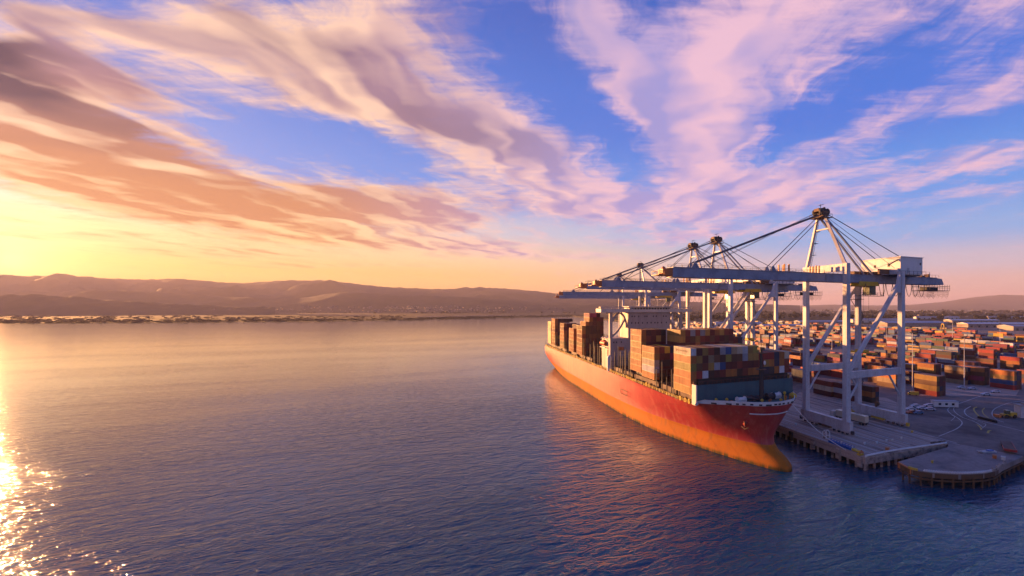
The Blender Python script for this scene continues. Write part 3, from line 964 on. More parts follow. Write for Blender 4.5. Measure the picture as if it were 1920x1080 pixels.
# bridge house
HY0, HY1 = 215.0, 229.0
house = MB()
house.box(79.2, 123, HY0 + .4, HY1, 18.6, 36.4)
hs = house.build('bridge_house', M['beige'], SHIP, org=SO)
def hpart(name, fn, mat, smooth=False):
    q = MB(); fn(q); return q.build(name, mat, hs, smooth=smooth, org=SO)
hpart('tower', lambda q: q.box(89.6, 115.4, HY0, HY1 - 1, 36.4, 50.4), M['beige'])
def wings(q):
    q.box(73.4, 129.4, HY0 - 1.2, HY0 + 7.4, 50.5, 51.3)
    q.box(73.4, 92, HY0 - 1.2, HY0 - .9, 51.3, 52.5); q.box(114, 129.4, HY0 - 1.2, HY0 - .9, 51.3, 52.5)
    q.box(73.4, 73.7, HY0 - .9, HY0 + 7.4, 51.3, 52.5); q.box(129.1, 129.4, HY0 - .9, HY0 + 7.4, 51.3, 52.5)
hpart('bridge_wing', wings, M['cream'])
hpart('wheelhouse', lambda q: (q.box(90, 115.5, HY0 - .8, HY0 + 7, 51.3, 53.4), q.box(89.4, 116, HY0 - 1.5, HY0 + 7.6, 53.4, 53.8), q.box(73.0, 92, HY0 - 1.4, HY0 + 1.5, 53.0, 53.5), q.box(116, 129.6, HY0 - 1.4, HY0 + 1.5, 53.0, 53.5),
                               [q.box(73.2 + i * 3.1, 73.4 + i * 3.1, HY0 - 1.1, HY0 - .9, 52.5, 53.0) for i in range(6)], [q.box(116.5 + i * 3.1, 116.7 + i * 3.1, HY0 - 1.1, HY0 - .9, 52.5, 53.0) for i in range(5)]), M['cream'])
for i in range(14):
    hpart('window', lambda q: q.box(91.2 + i * 1.74, 92.5 + i * 1.74, HY0 - .86, HY0 - .6, 52.1, 53.0), M['glass'])
for row, (z, xs_) in enumerate(((47.8, (91.6, 93.2, 95.6, 99.4, 100.6, 104.6, 106.4, 111, 112.6)), (44.2, (91.4, 93.6, 95.4, 97.9, 100.8, 103.2, 105.6, 107.4, 109.8, 112.8)), (33.8, (81, 82.6, 85.4)))):
    for x in xs_:
        hpart('window', lambda q: q.box(x, x + .62, HY0 - (.05 if row < 2 else -.35), HY0 + .6, z, z + .8), M['glass'])
hpart('wing_pillar', lambda q: q.box(79.0, 80.6, HY0 + .5, HY0 + 2.2, 36.4, 50.5), M['beige'])
hpart('wing_pillar', lambda q: q.box(122.2, 123.8, HY0 + .5, HY0 + 2.2, 36.4, 50.5), M['beige'])
for sgn in (-1, 1):
    def brace(q, s=sgn):
        c = XC + (1.4 if s > 0 else .2)
        X = lambda a: c + s * a
        arc = [(21, 37.2), (19.2, 38.6), (17.2, 40.6), (15.4, 43.0), (14.2, 45.2), (13.2, 46.6)]
        for p, r_ in zip(arc, arc[1:]): q.beam((X(p[0]), HY0 + 1.2, p[1]), (X(r_[0]), HY0 + 1.2, r_[1]), 1.2, 1.0)
        arc = [(20.6, 45.4), (19.8, 47.6), (18.2, 49.4), (16.2, 50.3)]
        for p, r_ in zip(arc, arc[1:]): q.beam((X(p[0]), HY0 + 1.2, p[1]), (X(r_[0]), HY0 + 1.2, r_[1]), 1.2, 1.1)
        arc = [(15.6, 50.2), (13.8, 48.4), (12.6, 45.4), (12.2, 42)]
        for p, r_ in zip(arc, arc[1:]): q.beam((X(p[0]), HY0 + 1.2, p[1]), (X(r_[0]), HY0 + 1.2, r_[1]), 1.2, 1.0)
    hpart('wing_brace', brace, M['beige'])
hpart('door', lambda q: q.box(84.2, 87.2, HY0 + .25, HY0 + .6, 29.8, 31.6), M['orange'])
hpart('radar_mast', lambda q: (q.tube([(102, HY0 + 4, 53.8), (102, HY0 + 4, 60.5)], .35, 6, .2), q.box(99.8, 104.2, HY0 + 3.8, HY0 + 4.2, 57.2, 57.5), q.box(100.4, 103.6, HY0 + 3.5, HY0 + 3.8, 58.9, 59.2), q.tube([(96, HY0 + 3, 53.8), (96, HY0 + 3, 57)], .1, 5), q.tube([(109, HY0 + 3, 53.8), (109, HY0 + 3, 58)], .1, 5)), M['cream'])
hpart('funnel', lambda q: (q.box(96, 108, HY1 + 4, HY1 + 12, 18.6, 50), q.tube([(99, HY1 + 8, 50), (99, HY1 + 8, 52.4)], .8, 8), q.tube([(104, HY1 + 8, 50), (104, HY1 + 8, 52)], .8, 8)), M['ruststeel'])
# lifeboat with its davits by the port side of the house
b = MB()
b.tube([(78.9, 220.4, 33.2), (78.9, 221.2, 33.2), (78.9, 222.6, 33.3), (78.9, 226, 33.3), (78.9, 227.4, 33.2), (78.9, 228.2, 33.2)], 1.4, 10)
b.box(78.2, 79.6, 222.6, 226, 34.4, 35.1)
lb = b.build('lifeboat', M['lifeboat'], SHIP, smooth=True, org=SO)
b = MB()
for y in (221.6, 227): b.tube([(80.2, y, 29), (79.8, y, 35), (78.8, y, 36.6), (77.9, y, 35.6)], .25, 6)
b.box(77.8, 80.4, 220, 228.6, 30.8, 31.2)
b.build('davit', M['white'], lb, org=SO)
b = MB(); b.tube([(79.4, 216.5, 18.7), (79.4, 216.5, 26)], 1.5, 10); b.ball((79.4, 216.5, 26), 1.5, 2)
b.build('tank', M['white'], SHIP, org=SO)
# pilot door outline on the port side and stern rail with its flagstaff
b = MB()
xp = XC - HB - .03
b.box(xp - .05, xp + .05, 189, 189.4, 10.2, 12.6); b.box(xp - .05, xp + .05, 197.6, 198, 10.2, 12.6); b.box(xp - .05, xp + .05, 189.4, 197.6, 10.2, 10.5); b.box(xp - .05, xp + .05, 189.4, 197.6, 12.3, 12.6)
b.build('pilot_door', M['hatch'], SHIP, org=SO)
b = MB()
for i in range(24): b.box(XC - HB + .2 + i * 1.9, XC - HB + .3 + i * 1.9, 383.3, 383.4, 18.6, 21)
for z in (19.6, 20.3, 21.0): b.box(XC - HB + .2, XC + HB - .2, 383.31, 383.39, z - .05, z + .05)
b.tube([(XC - 22.4, 383.6, 18.6), (XC - 22.4, 383.6, 24.5)], .12, 5)
b.build('stern_rail', M['dark'], SHIP, org=SO)

# boxes on deck ---------------------------------------------------
GS = 'containers stacked on the deck of the red ship'
CX0 = 78.45 + 1.235
PITCH = 2.505
def col_x(c): return CX0 + c * PITCH
rc = random.Random(11)
DARKS = ['maroon', 'dark red', 'brown', 'rust red', 'dark brown', 'dark red', 'rust red', 'ochre', 'brown', 'orange', 'navy', 'grey']
def bay(y0, cells, name, top_tier, ztop):
    """cells: {(col, tier_from_top): colour}"""
    yc = y0 + CL / 2
    ncol = sorted({c for c, t in cells})
    for (c, t), colr in sorted(cells.items()):
        tt = 'top tier' if t == 0 else ordn(t) + ' tier down'
        k = ncol.index(c)
        cc = 'at left end' if k == 0 else ordn(k) + ' from left'
        container(col_x(c), yc, ztop - (t + 1) * 2.75 + .02, colr, f'{colr} container in {name}, {tt}, {cc}', GS)

# foremost bay: colours read off the photo, row by row
F = [['white', 'maroon', 'ochre', 'rust red', 'dark brown', 'grey', 'blue', 'tan', 'cream', 'white', 'ochre', 'olive'],
     ['dark red', 'ochre', 'maroon', 'tan', 'brown', 'dark brown', 'olive', 'brown', 'brown', 'grey', 'ochre', 'ochre', 'red', 'red', 'red', 'navy', 'orange', 'cream'],
     ['dark brown', 'brown', 'rust red', 'ochre', 'grey', 'blue', 'maroon', 'dark red', 'rust red', 'dark red', 'maroon', 'dark red', 'rust red', 'ochre', 'orange', 'navy', 'orange', 'rust red'],
     ['rust red', 'red', 'white', 'dark brown', 'maroon', 'dark red', 'orange', 'orange', 'dark brown', 'rust red', 'orange', 'orange', 'charcoal', 'navy', 'charcoal', 'orange', 'white', 'rust red']]
cells = {}
for t, row in enumerate(F):
    for c, n_ in enumerate(row): cells[(c, t)] = n_
cells[(0, 0)] = 'cream'; cells[(0, 1)] = 'orange'; cells[(0, 2)] = 'olive'; cells[(0, 3)] = 'orange'; cells[(0, 4)] = 'orange'; cells[(0, 5)] = 'ochre'
bay(130.8, cells, 'foremost bay', 0, 38.5)
# the grey door end of the top left box and the faded marks along its side
top_left = [o for o in COL.objects if o.get('label', '').startswith('cream container in foremost bay, top tier, at')][0]
top_left['label'] = 'cream container with faded dark marks, top left corner of the foremost bay'
q = MB(); q.box(-.98, .98, -CL / 2 - .02, -CL / 2 + .01, .25, 2.5); q.build('door_panel', M['crane'], top_left)
q = MB()
for (y, h, s) in ((4.2, .9, .5), (3.7, .7, -.4), (3.2, .5, 0), (2.4, .35, .3), (1.9, .35, 0), (1.3, .35, -.3), (.8, .4, .2), (.2, .4, 0), (-.6, .45, .3), (-1.2, .5, -.3), (-1.9, .4, .3), (-2.6, .6, -.2), (-3.1, .7, .45), (-3.7, .6, -.4)):
    q.beam((-CW / 2 - .008, y - s * .4, 1.45 - h * .5), (-CW / 2 - .008, y + s * .4, 1.45 + h * .5), .03, .24, up=(0, 1, 0))
q.build('faded_lettering', M['ruststeel'], top_left)
# second and third bays behind it
cells = {(0, 0): 'orange', (0, 1): 'ochre', (0, 2): 'cream', (0, 3): 'white', (0, 4): 'orange', (1, 0): 'dark red', (2, 0): 'yellow', (3, 0): 'navy', (4, 0): 'dark red', (1, 1): 'maroon', (2, 1): 'maroon', (3, 1): 'magenta', (4, 1): 'maroon'}
for c in range(1, 5):
    for t in range(2, 5): cells[(c, t)] = rc.choice(['dark brown', 'charcoal', 'maroon'])
bay(160.0, cells, 'low port stack before bridge', 0, 36.45)
cells = {}
TB = [['dark red', 'rust red', 'grey', 'rust red', 'grey', 'ochre', 'dark red', 'orange', 'ochre', 'rust red', 'dark red'], ['rust red', 'dark red', 'brown', 'ochre', 'rust red', 'dark red', 'brown', 'dark red', 'maroon', 'brown', 'maroon'],
      ['maroon', 'brown', 'dark red', 'orange', 'brown', 'dark brown', 'rust red', 'maroon', 'brown', 'dark brown', 'brown']]
for t in range(3):
    for c in range(11): cells[(c + 5, t)] = TB[t][c]
cells[(5, 0)] = 'ochre'; cells[(5, 1)] = 'ochre'
bay(160.0, cells, 'tall middle stack before bridge', 0, 43.4)
cells = {(16, 0): 'dark red', (17, 0): 'navy', (16, 1): 'maroon', (17, 1): 'charcoal'}
bay(160.0, cells, 'low starboard stack before bridge', 0, 39.6)
cells = {(0, t): c for t, c in enumerate(['orange', 'orange', 'ochre', 'orange', 'ochre', 'orange', 'orange'])}
for c in range(1, 5):
    cells[(c, 0)] = ['maroon', 'dark red', 'maroon', 'charcoal'][c - 1]; cells[(c, 1)] = ['rust red', 'maroon', 'ochre', 'dark brown'][c - 1]; cells[(c, 2)] = 'maroon'
bay(173.2, cells, 'tall port stack beside bridge', 0, 43.1)
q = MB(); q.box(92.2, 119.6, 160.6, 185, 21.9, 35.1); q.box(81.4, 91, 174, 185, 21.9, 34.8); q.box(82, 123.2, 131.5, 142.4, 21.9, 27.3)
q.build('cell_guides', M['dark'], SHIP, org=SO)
# bays abaft the house
def aft(y0, tops, name, face, ncols, dark=('maroon', 'dark brown', 'rust red', 'dark red', 'brown', 'dark brown', 'brown'), portcol=None):
    z0 = 21.95
    cells = {}
    zt = z0 + max(tops) * 2.75
    for c in range(ncols):
        n_ = tops[c]
        for t in range(n_):
            tier = max(tops) - n_ + t
            if c == 0 or (c < face and t < 9) or t == 0:
                cells[(c, tier)] = (rc.choice(portcol or ['orange', 'ochre', 'orange', 'rust red', 'orange']) if c == 0 else rc.choice(dark))
    return cells, zt
cells, zt = aft(266.6, [7, 8, 9, 9, 9, 9], 'a', 6, 6)
cells[(2, 0)] = 'orange'; cells[(1, 1)] = 'orange'
bay(266.6, cells, 'first stack abaft bridge', 0, zt)
for c, colr in ((2, 'magenta'), (3, 'magenta'), (4, 'maroon')):
    container(col_x(c), 266.6 + CL / 2, zt + .02, colr, f'{colr} container standing highest abaft the bridge house, {ordn(c - 2)} from left', GS)
cells, zt = aft(287.2, [6, 7, 7], 'b', 2, 3); bay(287.2, cells, 'second stack abaft bridge', 0, zt)
cells, zt = aft(314.8, [7, 7, 7, 7], 'c', 3, 4); bay(314.8, cells, 'third stack abaft bridge', 0, zt)
cells, zt = aft(344.9, [8, 8, 8, 8, 8, 8], 'd', 5, 6, dark=('dark brown', 'charcoal', 'navy', 'brown', 'maroon', 'olive')); bay(344.9, cells, 'tall stack near stern', 0, zt)
cells, zt = aft(360, [7, 7], 'e', 1, 2); bay(360.0, cells, 'aftmost stack by stern rail', 0, zt)
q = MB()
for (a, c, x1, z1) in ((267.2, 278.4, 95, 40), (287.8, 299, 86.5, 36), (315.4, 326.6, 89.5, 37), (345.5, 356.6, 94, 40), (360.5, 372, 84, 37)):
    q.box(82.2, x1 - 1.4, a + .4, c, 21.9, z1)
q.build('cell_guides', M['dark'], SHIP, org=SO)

# mooring rope from the bow to the quay corner
b = MB(); pts = [Vector((XC + 6.5, 112.9, 20.3)), Vector((122.6, 104.0, 5.2))]
mid = [pts[0].lerp(pts[1], t) - Vector((0, 0, 1.6 * math.sin(math.pi * t))) for t in [i / 10 for i in range(11)]]
b.tube(mid, .11, 5)
tag(b.build('mooring_rope', M['white']), 'pale mooring rope running from the red bow to the quay edge', 'rope')

# ------------------------------------------------------------------ quay cranes
QZ = 4.5
XW, GAUGE, HS = 139.95, 30.9, 10.0       # waterside rail, rail gauge, half the leg spacing along the rail
def build_crane():
    root = empty('quay_crane', (XW, 128.5, QZ))
    def part(name, fn, mat, parent=root, smooth=False):
        q = MB(); fn(q); return q.build(name, mat, parent, smooth=smooth)
    TOP = 62.2
    for x, sx in ((0, 0), (GAUGE, 1)):
        def sill(q):
            q.beam((x, -HS - 2.2, 3.2), (x, HS + 2.2, 3.2), 1.7, 3.4)
            q.beam((x, -HS - 2.2, 5.0), (x, HS + 2.2, 5.0), 2.0, .22)
        si = part('sill_beam', sill, M['crane'])
        for y in (-9.2, -5.4, 5.4, 9.2):
            def bogie(q):
                q.beam((x, y - 1.7, 1.25), (x, y + 1.7, 1.25), .9, 1.0)
                q.add([(x - .5, y - 1.0, 1.5), (x + .5, y - 1.0, 1.5), (x + .5, y + 1.0, 1.5), (x - .5, y + 1.0, 1.5), (x - .5, y - .3, 2.0), (x + .5, y - .3, 2.0), (x + .5, y + .3, 2.0), (x - .5, y + .3, 2.0)],
                      [(0, 1, 5, 4), (1, 2, 6, 5), (2, 3, 7, 6), (3, 0, 4, 7), (4, 5, 6, 7)])
            bo = part('bogie', bogie, M['crane'], si)
        part('wheel', lambda q: [q.tube([(x - .35, y, .45), (x + .35, y, .45)], .45, 8) for y in [-10.4, -8.4, -6.6, -4.4, 4.4, 6.6, 8.4, 10.4]], M['dark'], si)
        part('bumper', lambda q: (q.box(x - .5, x + .5, -HS - 3.1, -HS - 2.2, .6, 1.9), q.box(x - .5, x + .5, HS + 2.2, HS + 3.1, .6, 1.9)), M['yellow'] if sx else M['dark'], si)
        part('drive_unit', lambda q: (q.box(x - .75, x + .75, -2.6, 1.2, .5, 1.5), q.box(x - .6, x + .6, 1.6, 3.2, .5, 1.2)), M['ruststeel'] if not sx else M['yellow'], si)
        for sy in (-1, 1):
            y = sy * HS
            top = TOP + (3.4 if sx == 0 else 1.2)
            part('leg', lambda q: (q.beam((x, y, 4.9), (x, y, 23), 2.3, 1.9, 2.0, 1.9, up=(0, 1, 0)), q.beam((x, y, 23), (x, y, top), 2.0, 1.9, 1.9, 1.8, up=(0, 1, 0))), M['crane'])
    for sy in (-1, 1):
        y = sy * HS
        part('portal_beam', lambda q: q.beam((1.0, y, 22.7), (GAUGE - 1.0, y, 22.7), 1.5, 2.6), M['crane'])
        part('leg_brace', lambda q: q.beam((1.2, y, 24.2), (GAUGE - 1.4, y, 58.6), 1.15, 1.35), M['crane'])
        part('knee_brace', lambda q: q.beam((.9, y, 12.6), (7.8, y, 21.5), .55, .55), M['crane'])
        part('knee_brace', lambda q: q.beam((GAUGE - .9, y, 12.6), (GAUGE - 7.4, y, 21.5), .55, .55), M['crane'])
        part('gusset', lambda q: q.add([(GAUGE - 3.6, y - .6, 54.6), (GAUGE - .9, y - .6, 54.6), (GAUGE - .9, y - .6, 62.4), (GAUGE - 1.4, y - .6, 62.4), (GAUGE - 3.6, y + .6, 54.6), (GAUGE - .9, y + .6, 54.6), (GAUGE - .9, y + .6, 62.4), (GAUGE - 1.4, y + .6, 62.4)],
             [(0, 1, 2, 3), (7, 6, 5, 4), (0, 4, 5, 1), (1, 5, 6, 2), (2, 6, 7, 3), (3, 7, 4, 0)]), M['crane'])
    part('upper_beam', lambda q: q.beam((0, -HS + 1, 64.1), (0, HS - 1, 64.1), 1.9, 2.8), M['crane'])
    part('upper_beam', lambda q: q.beam((GAUGE, -HS + 1, 63.6), (GAUGE, HS - 1, 63.6), 1.8, 2.4), M['crane'])
    # boom and backreach girder
    BZ = 60.6
    bm_ = part('boom', lambda q: (q.beam((-71, 0, BZ), (-2.2, 0, BZ), 4.4, 3.0), q.beam((-71, 0, BZ + 1.6), (-2.2, 0, BZ + 1.6), 4.9, .18), q.beam((-71, 0, BZ - 1.6), (-2.2, 0, BZ - 1.6), 4.9, .2)), M['girder'])
    def nose(q):
        q.add([(-71, -2.2, BZ - 1.5), (-71, 2.2, BZ - 1.5), (-71, 2.2, BZ + 1.5), (-71, -2.2, BZ + 1.5), (-74.6, -1.8, BZ - .5), (-74.6, 1.8, BZ - .5), (-74.6, 1.8, BZ + 1.0), (-74.6, -1.8, BZ + 1.0)],
              [(0, 1, 2, 3), (7, 6, 5, 4), (0, 4, 5, 1), (1, 5, 6, 2), (2, 6, 7, 3), (3, 7, 4, 0)])
        q.box(-76.6, -72.6, -2.8, 2.8, BZ - 1.2, BZ - .95)
        for xx in (-76.5, -74.6, -72.7):
            for yy in (-2.75, 2.75): q.box(xx - .05, xx + .05, yy - .05, yy + .05, BZ - .95, BZ + .3)
        q.box(-76.6, -72.6, -2.8, -2.7, BZ + .2, BZ + .32); q.box(-76.6, -72.6, 2.7, 2.8, BZ + .2, BZ + .32); q.box(-76.6, -76.5, -2.7, 2.7, BZ + .2, BZ + .32)
        q.ball((-73.4, 0, BZ + 1.2), .9, 1)
    part('boom_nose', nose, M['orange'], bm_)
    def brail(q):
        for yy in (-2.35, 2.35):
            for i in range(24): q.box(-70.6 + i * 2.94, -70.5 + i * 2.94, yy - .04, yy + .04, BZ + 1.7, BZ + 2.8)
            q.box(-70.6, -2.8, yy - .04, yy + .04, BZ + 2.75, BZ + 2.85); q.box(-70.6, -2.8, yy - .04, yy + .04, BZ + 2.25, BZ + 2.32)
    part('walkway_rail', brail, M['cable'], bm_)
    for xx in (-62, -28.2):
        for yy in (-1.7, 1.7): part('stay_bracket', lambda q: q.add([(xx - 1.6, yy - .2, BZ + 1.7), (xx + 1.6, yy - .2, BZ + 1.7), (xx + .4, yy - .2, BZ + 3.6), (xx - .4, yy - .2, BZ + 3.6), (xx - 1.6, yy + .2, BZ + 1.7), (xx + 1.6, yy + .2, BZ + 1.7), (xx + .4, yy + .2, BZ + 3.6), (xx - .4, yy + .2, BZ + 3.6)],
             [(0, 1, 2, 3), (7, 6, 5, 4), (0, 4, 5, 1), (1, 5, 6, 2), (2, 6, 7, 3), (3, 7, 4, 0)]), M['girder'], bm_)
    for xx in (-22.5, -20.3, -6.5, -5.0):
        for yy in (-1.55, 1.55): part('sheave_post', lambda q: q.box(xx - .22, xx + .22, yy - .25, yy + .25, BZ + 1.7, BZ + 4.6), M['orange'], bm_)
    gd = part('backreach_girder', lambda q: (q.beam((-1.8, 0, BZ), (66, 0, BZ), 4.4, 3.0), q.beam((-1.8, 0, BZ + 1.6), (66, 0, BZ + 1.6), 4.9, .18), q.beam((-1.8, 0, BZ - 1.6), (66, 0, BZ - 1.6), 4.9, .2),
         q.add([(66, -2.2, BZ - 1.5), (66, 2.2, BZ - 1.5), (66, 2.2, BZ + 1.5), (66, -2.2, BZ + 1.5), (71.5, -2.0, BZ - 1.5), (71.5, 2.0, BZ - 1.5), (70, 2.0, BZ + 1.2), (70, -2.0, BZ + 1.2)],
              [(0, 1, 2, 3), (7, 6, 5, 4), (0, 4, 5, 1), (1, 5, 6, 2), (2, 6, 7, 3), (3, 7, 4, 0)])), M['girder'])
    def grail(q):
        for yy in (-2.35, 2.35):
            for i in range(9): q.box(48 + i * 2.4, 48.08 + i * 2.4, yy - .04, yy + .04, BZ + 1.7, BZ + 2.8)
            q.box(48, 67.2, yy - .04, yy + .04, BZ + 2.75, BZ + 2.83)
            for i in range(12): q.box(2 + i * 2.4, 2.08 + i * 2.4, yy - .04, yy + .04, BZ + 1.7, BZ + 2.8)
            q.box(2, 28.5, yy - .04, yy + .04, BZ + 2.75, BZ + 2.83)
        q.box(58, 60, -.8, .8, BZ + 1.7, BZ + 2.6); q.box(62, 63.2, -1, 1, BZ + 1.7, BZ + 3.3); q.tube([(64.5, 0, BZ + 1.7), (64.5, 0, BZ + 4.2)], .12, 5)
    part('walkway_rail', grail, M['ruststeel'], gd)
    def platform(q):
        q.box(57, 73.2, -3.6, 3.6, BZ - 4.4, BZ - 4.2); q.box(57, 73.2, -3.6, -3.5, BZ - 2.5, BZ - 2.35); q.box(57, 73.2, 3.5, 3.6, BZ - 2.5, BZ - 2.35)
        for i in range(10):
            xx = 57.1 + i * 1.77
            q.box(xx - .06, xx + .06, -3.6, -3.5, BZ - 4.2, BZ - 1.6); q.box(xx - .06, xx + .06, 3.5, 3.6, BZ - 4.2, BZ - 1.6)
        q.box(57, 73.2, -3.6, -3.5, BZ - 3.4, BZ - 3.3); q.box(57, 57.1, -3.5, 3.5, BZ - 2.5, BZ - 2.35); q.box(73.1, 73.2, -3.5, 3.5, BZ - 2.5, BZ - 2.35)
        q.box(60, 68, -1.5, 1.5, BZ - 4.2, BZ - 2.6)
    part('service_platform', platform, M['dark'], gd)
    def netting(q):
        for i in range(18):
            xx = 57.6 + i * .88
            dz = 2.6 + .9 * math.sin(i * .9) ** 2
            for yy in (-3.4, 3.4):
                q.tube([(xx, yy, BZ - 4.4), (xx + .15, yy * .96, BZ - 4.4 - dz * .6), (xx + .3, yy * .82, BZ - 4.4 - dz)], .05, 3, cap=False)
        for k in (.8, 1.6, 2.3):
            for yy in (-3.35, 3.35): q.tube([(57.6 + j * 1.5, yy * (1 - k * .04), BZ - 4.4 - k - .15 * math.sin(j * 2)) for j in range(11)], .045, 3, cap=False)
    part('netting', netting, M['ruststeel'], gd)
    def festoon(q):
        for a in (27.5, 31.8, 36, 40.2, 44.4, 48.6, 52.8):
            for yy in (-2.6,):
                q.tube([(a + 4.2 * t, yy, BZ - 1.7 - 5.4 * (1 - (2 * t - 1) ** 2) ** .8) for t in [i / 8 for i in range(9)]], .13, 4)
    part('festoon_cable', festoon, M['cable'], gd)
    # trolley with operator cab
    tr = part('trolley', lambda q: (q.box(14.5, 26.5, -3.4, 3.4, BZ - 3.0, BZ - 2.2), q.box(15, 26, -3.5, -3.3, BZ - 2.2, BZ - 1.2), q.box(15, 26, 3.3, 3.5, BZ - 2.2, BZ - 1.2), q.box(12.4, 15, -1.6, 1.6, BZ - 2.8, BZ - 2.0)), M['yellow'])
    part('cab', lambda q: (q.box(21.4, 25.2, -3.0, .2, BZ - 6.4, BZ - 3.0), q.box(21.2, 25.4, -3.2, .4, BZ - 6.7, BZ - 6.4)), M['cab'], tr)
    def stage(q):
        q.box(14.6, 28.6, -4.2, -1.2, BZ - 7.3, BZ - 7.1)
        for i in range(8): q.box(14.7 + i * 1.96, 14.8 + i * 1.96, -4.2, -4.1, BZ - 7.1, BZ - 5.9)
        q.box(14.6, 28.6, -4.2, -4.1, BZ - 5.95, BZ - 5.85); q.box(14.6, 28.6, -4.2, -4.1, BZ - 6.5, BZ - 6.42)
        q.box(28.3, 28.5, -4.1, -3.9, BZ - 7.1, BZ - 2.2); q.box(17.8, 18.0, -4.1, -3.9, BZ - 7.1, BZ - 2.2)
    part('stage', stage, M['cable'], tr)
    part('hoist_rope', lambda q: [q.tube([(xx, yy, BZ - 3.0), (xx, yy * .8, 30.8)], .05, 3) for xx in (19.2, 22.4) for yy in (-2, 2)], M['cable'], tr)
    part('spreader', lambda q: (q.box(20.3, 21.3, -6.0, 6.0, 29.4, 30.0), q.box(19.4, 22.2, -2.2, 2.2, 29.6, 30.9), q.box(19.6, 22.0, -6.1, -5.6, 29.2, 29.8), q.box(19.6, 22.0, 5.6, 6.1, 29.2, 29.8)), M['yellow'], tr)
    # A-frame and its head
    AXX, AZ = -2.2, 85.4
    for sy in (-1, 1):
        part('frame_leg', lambda q: q.beam((0, sy * (HS - .6), 65.4), (AXX, sy * 1.6, AZ), 1.15, 1.25, .8, .9), M['crane'])
    part('frame_tie', lambda q: (q.beam((-.75, -6.2, 72.2), (-.75, 6.2, 72.2), .35, .4),) if False else q.beam((-1.6, -3.4, 80), (-1.6, 3.4, 80), .45, .5), M['crane'])
    hd = part('frame_head', lambda q: (q.box(AXX - 1.5, AXX + 1.5, -2.4, 2.4, AZ - .4, AZ + 1.6), q.box(AXX - 3.0, AXX + 2.8, -3.0, 3.0, AZ - 1.0, AZ - .8), q.box(AXX - 2.6, AXX + 2.2, -1.2, 1.2, AZ + 1.6, AZ + 2.8)), M['ruststeel'])
    for dx in (-1.5, 1.3):
        for yy in (-1.7, 1.7): part('sheave', lambda q: q.tube([(AXX + dx, yy - .35, AZ + 1.5), (AXX + dx, yy + .35, AZ + 1.5)], 1.3, 12), M['dark'], hd)
    def hrail(q):
        for xx in (-3.0, 2.7):
            for yy in (-3, -1, 1, 3): q.box(AXX + xx, AXX + xx + .1, yy - .05, yy + .05, AZ - .8, AZ + .5)
            q.box(AXX + xx, AXX + xx + .1, -3, 3, AZ + .45, AZ + .55)
        for yy in (-3, 2.9): q.box(AXX - 3, AXX + 2.8, yy, yy + .1, AZ + .45, AZ + .55)
        q.tube([(AXX, .3, AZ + 2.8), (AXX, .3, AZ + 4.8)], .12, 5); q.tube([(AXX - 1.0, .3, AZ + 4.2), (AXX + 1.6, .2, AZ + 4.9)], .1, 4)
        q.ball((AXX + .6, -.9, AZ + 2.9), .7, 1)
    part('head_rail', hrail, M['dark'], hd)
    def ladder(q):
        a, c = Vector((.9, HS - 1.6, 66)), Vector((AXX + .9, 2.0, AZ - 1))
        for o in (-.35, .35): q.beam(a + Vector((0, o, 0)), c + Vector((0, o, 0)), .1)
        for i in range(26):
            p = a.lerp(c, i / 25); q.box(p.x - .05, p.x + .05, p.y - .35, p.y + .35, p.z - .04, p.z + .04)
        for t in (.25, .5, .75):
            p = a.lerp(c, t); q.box(p.x - .6, p.x + 1.3, p.y - .9, p.y + .9, p.z - .08, p.z); q.box(p.x + 1.2, p.x + 1.3, p.y - .9, p.y + .9, p.z + .9, p.z + 1.0)
    part('ladder', ladder, M['cable'])
    for yy in (-1.7, 1.7):
        part('forestay', lambda q: q.tube([(AXX - .6, yy, AZ + .6), (-62, yy, BZ + 3.4)], .24, 5), M['cable'])
        part('forestay', lambda q: q.tube([(AXX - .6, yy * .8, AZ - .2), (-28.2, yy, BZ + 3.4)], .15, 5), M['cable'])
        part('boom_hoist_rope', lambda q: q.tube([(AXX - 1.5, yy * .4, AZ + 1.6), (-58, yy * .6, BZ + 2.2)], .07, 4), M['cable'])
    for sy in (-1, 1):
        part('backstay', lambda q: q.tube([(AXX + .8, sy * 1.7, AZ + .8), (GAUGE + 5.5, sy * 5.5, 70.2)], .17, 5), M['cable'])
        part('backstay', lambda q: q.beam((AXX + .6, sy * 1.3, AZ - .4), (GAUGE - 6.2, sy * 1.9, BZ + 1.8), .62, .62), M['girder'])
        part('backstay', lambda q: q.tube([(AXX + .8, sy * 1.2, AZ), (GAUGE + .3, sy * 7, 65.0)], .09, 4), M['cable'])
    # machinery house
    mh = part('machinery_house', lambda q: (q.box(32.4, 46.2, -8.6, 9.6, 62.6, 69.6), q.box(32.1, 46.5, -8.9, 9.9, 69.6, 69.9), q.box(33, 45.6, -8.2, 9.2, 62.2, 62.6)), M['white'])
    part('door', lambda q: q.box(36.4, 37.8, -8.66, -8.56, 62.9, 65.2), M['crane'], mh)
    part('vent', lambda q: (q.box(44.4, 45.2, -8.66, -8.56, 66.6, 67.6), q.box(32.3, 32.45, -4, -3, 66, 67.2), q.box(32.3, 32.45, 2.4, 3.4, 66, 67.2)), M['dark'], mh)
    def mrail(q):
        for xx in (31.0, 47.0):
            q.box(xx - .05, xx + .05, -9.8, 10.6, 63.7, 63.8)
        q.box(30.9, 47.1, -9.8, 10.7, 62.0, 62.15)
        for i in range(9): q.box(31.0 - .05, 31.05, -9.8 + i * 2.5, -9.7 + i * 2.5, 62.1, 63.8)
        for i in range(7): q.box(31 + i * 2.6, 31.1 + i * 2.6, -9.8, -9.7, 62.1, 63.8)
        q.box(31.0, 47.0, -9.8, -9.72, 63.7, 63.8)
    part('gallery', mrail, M['cable'], mh)
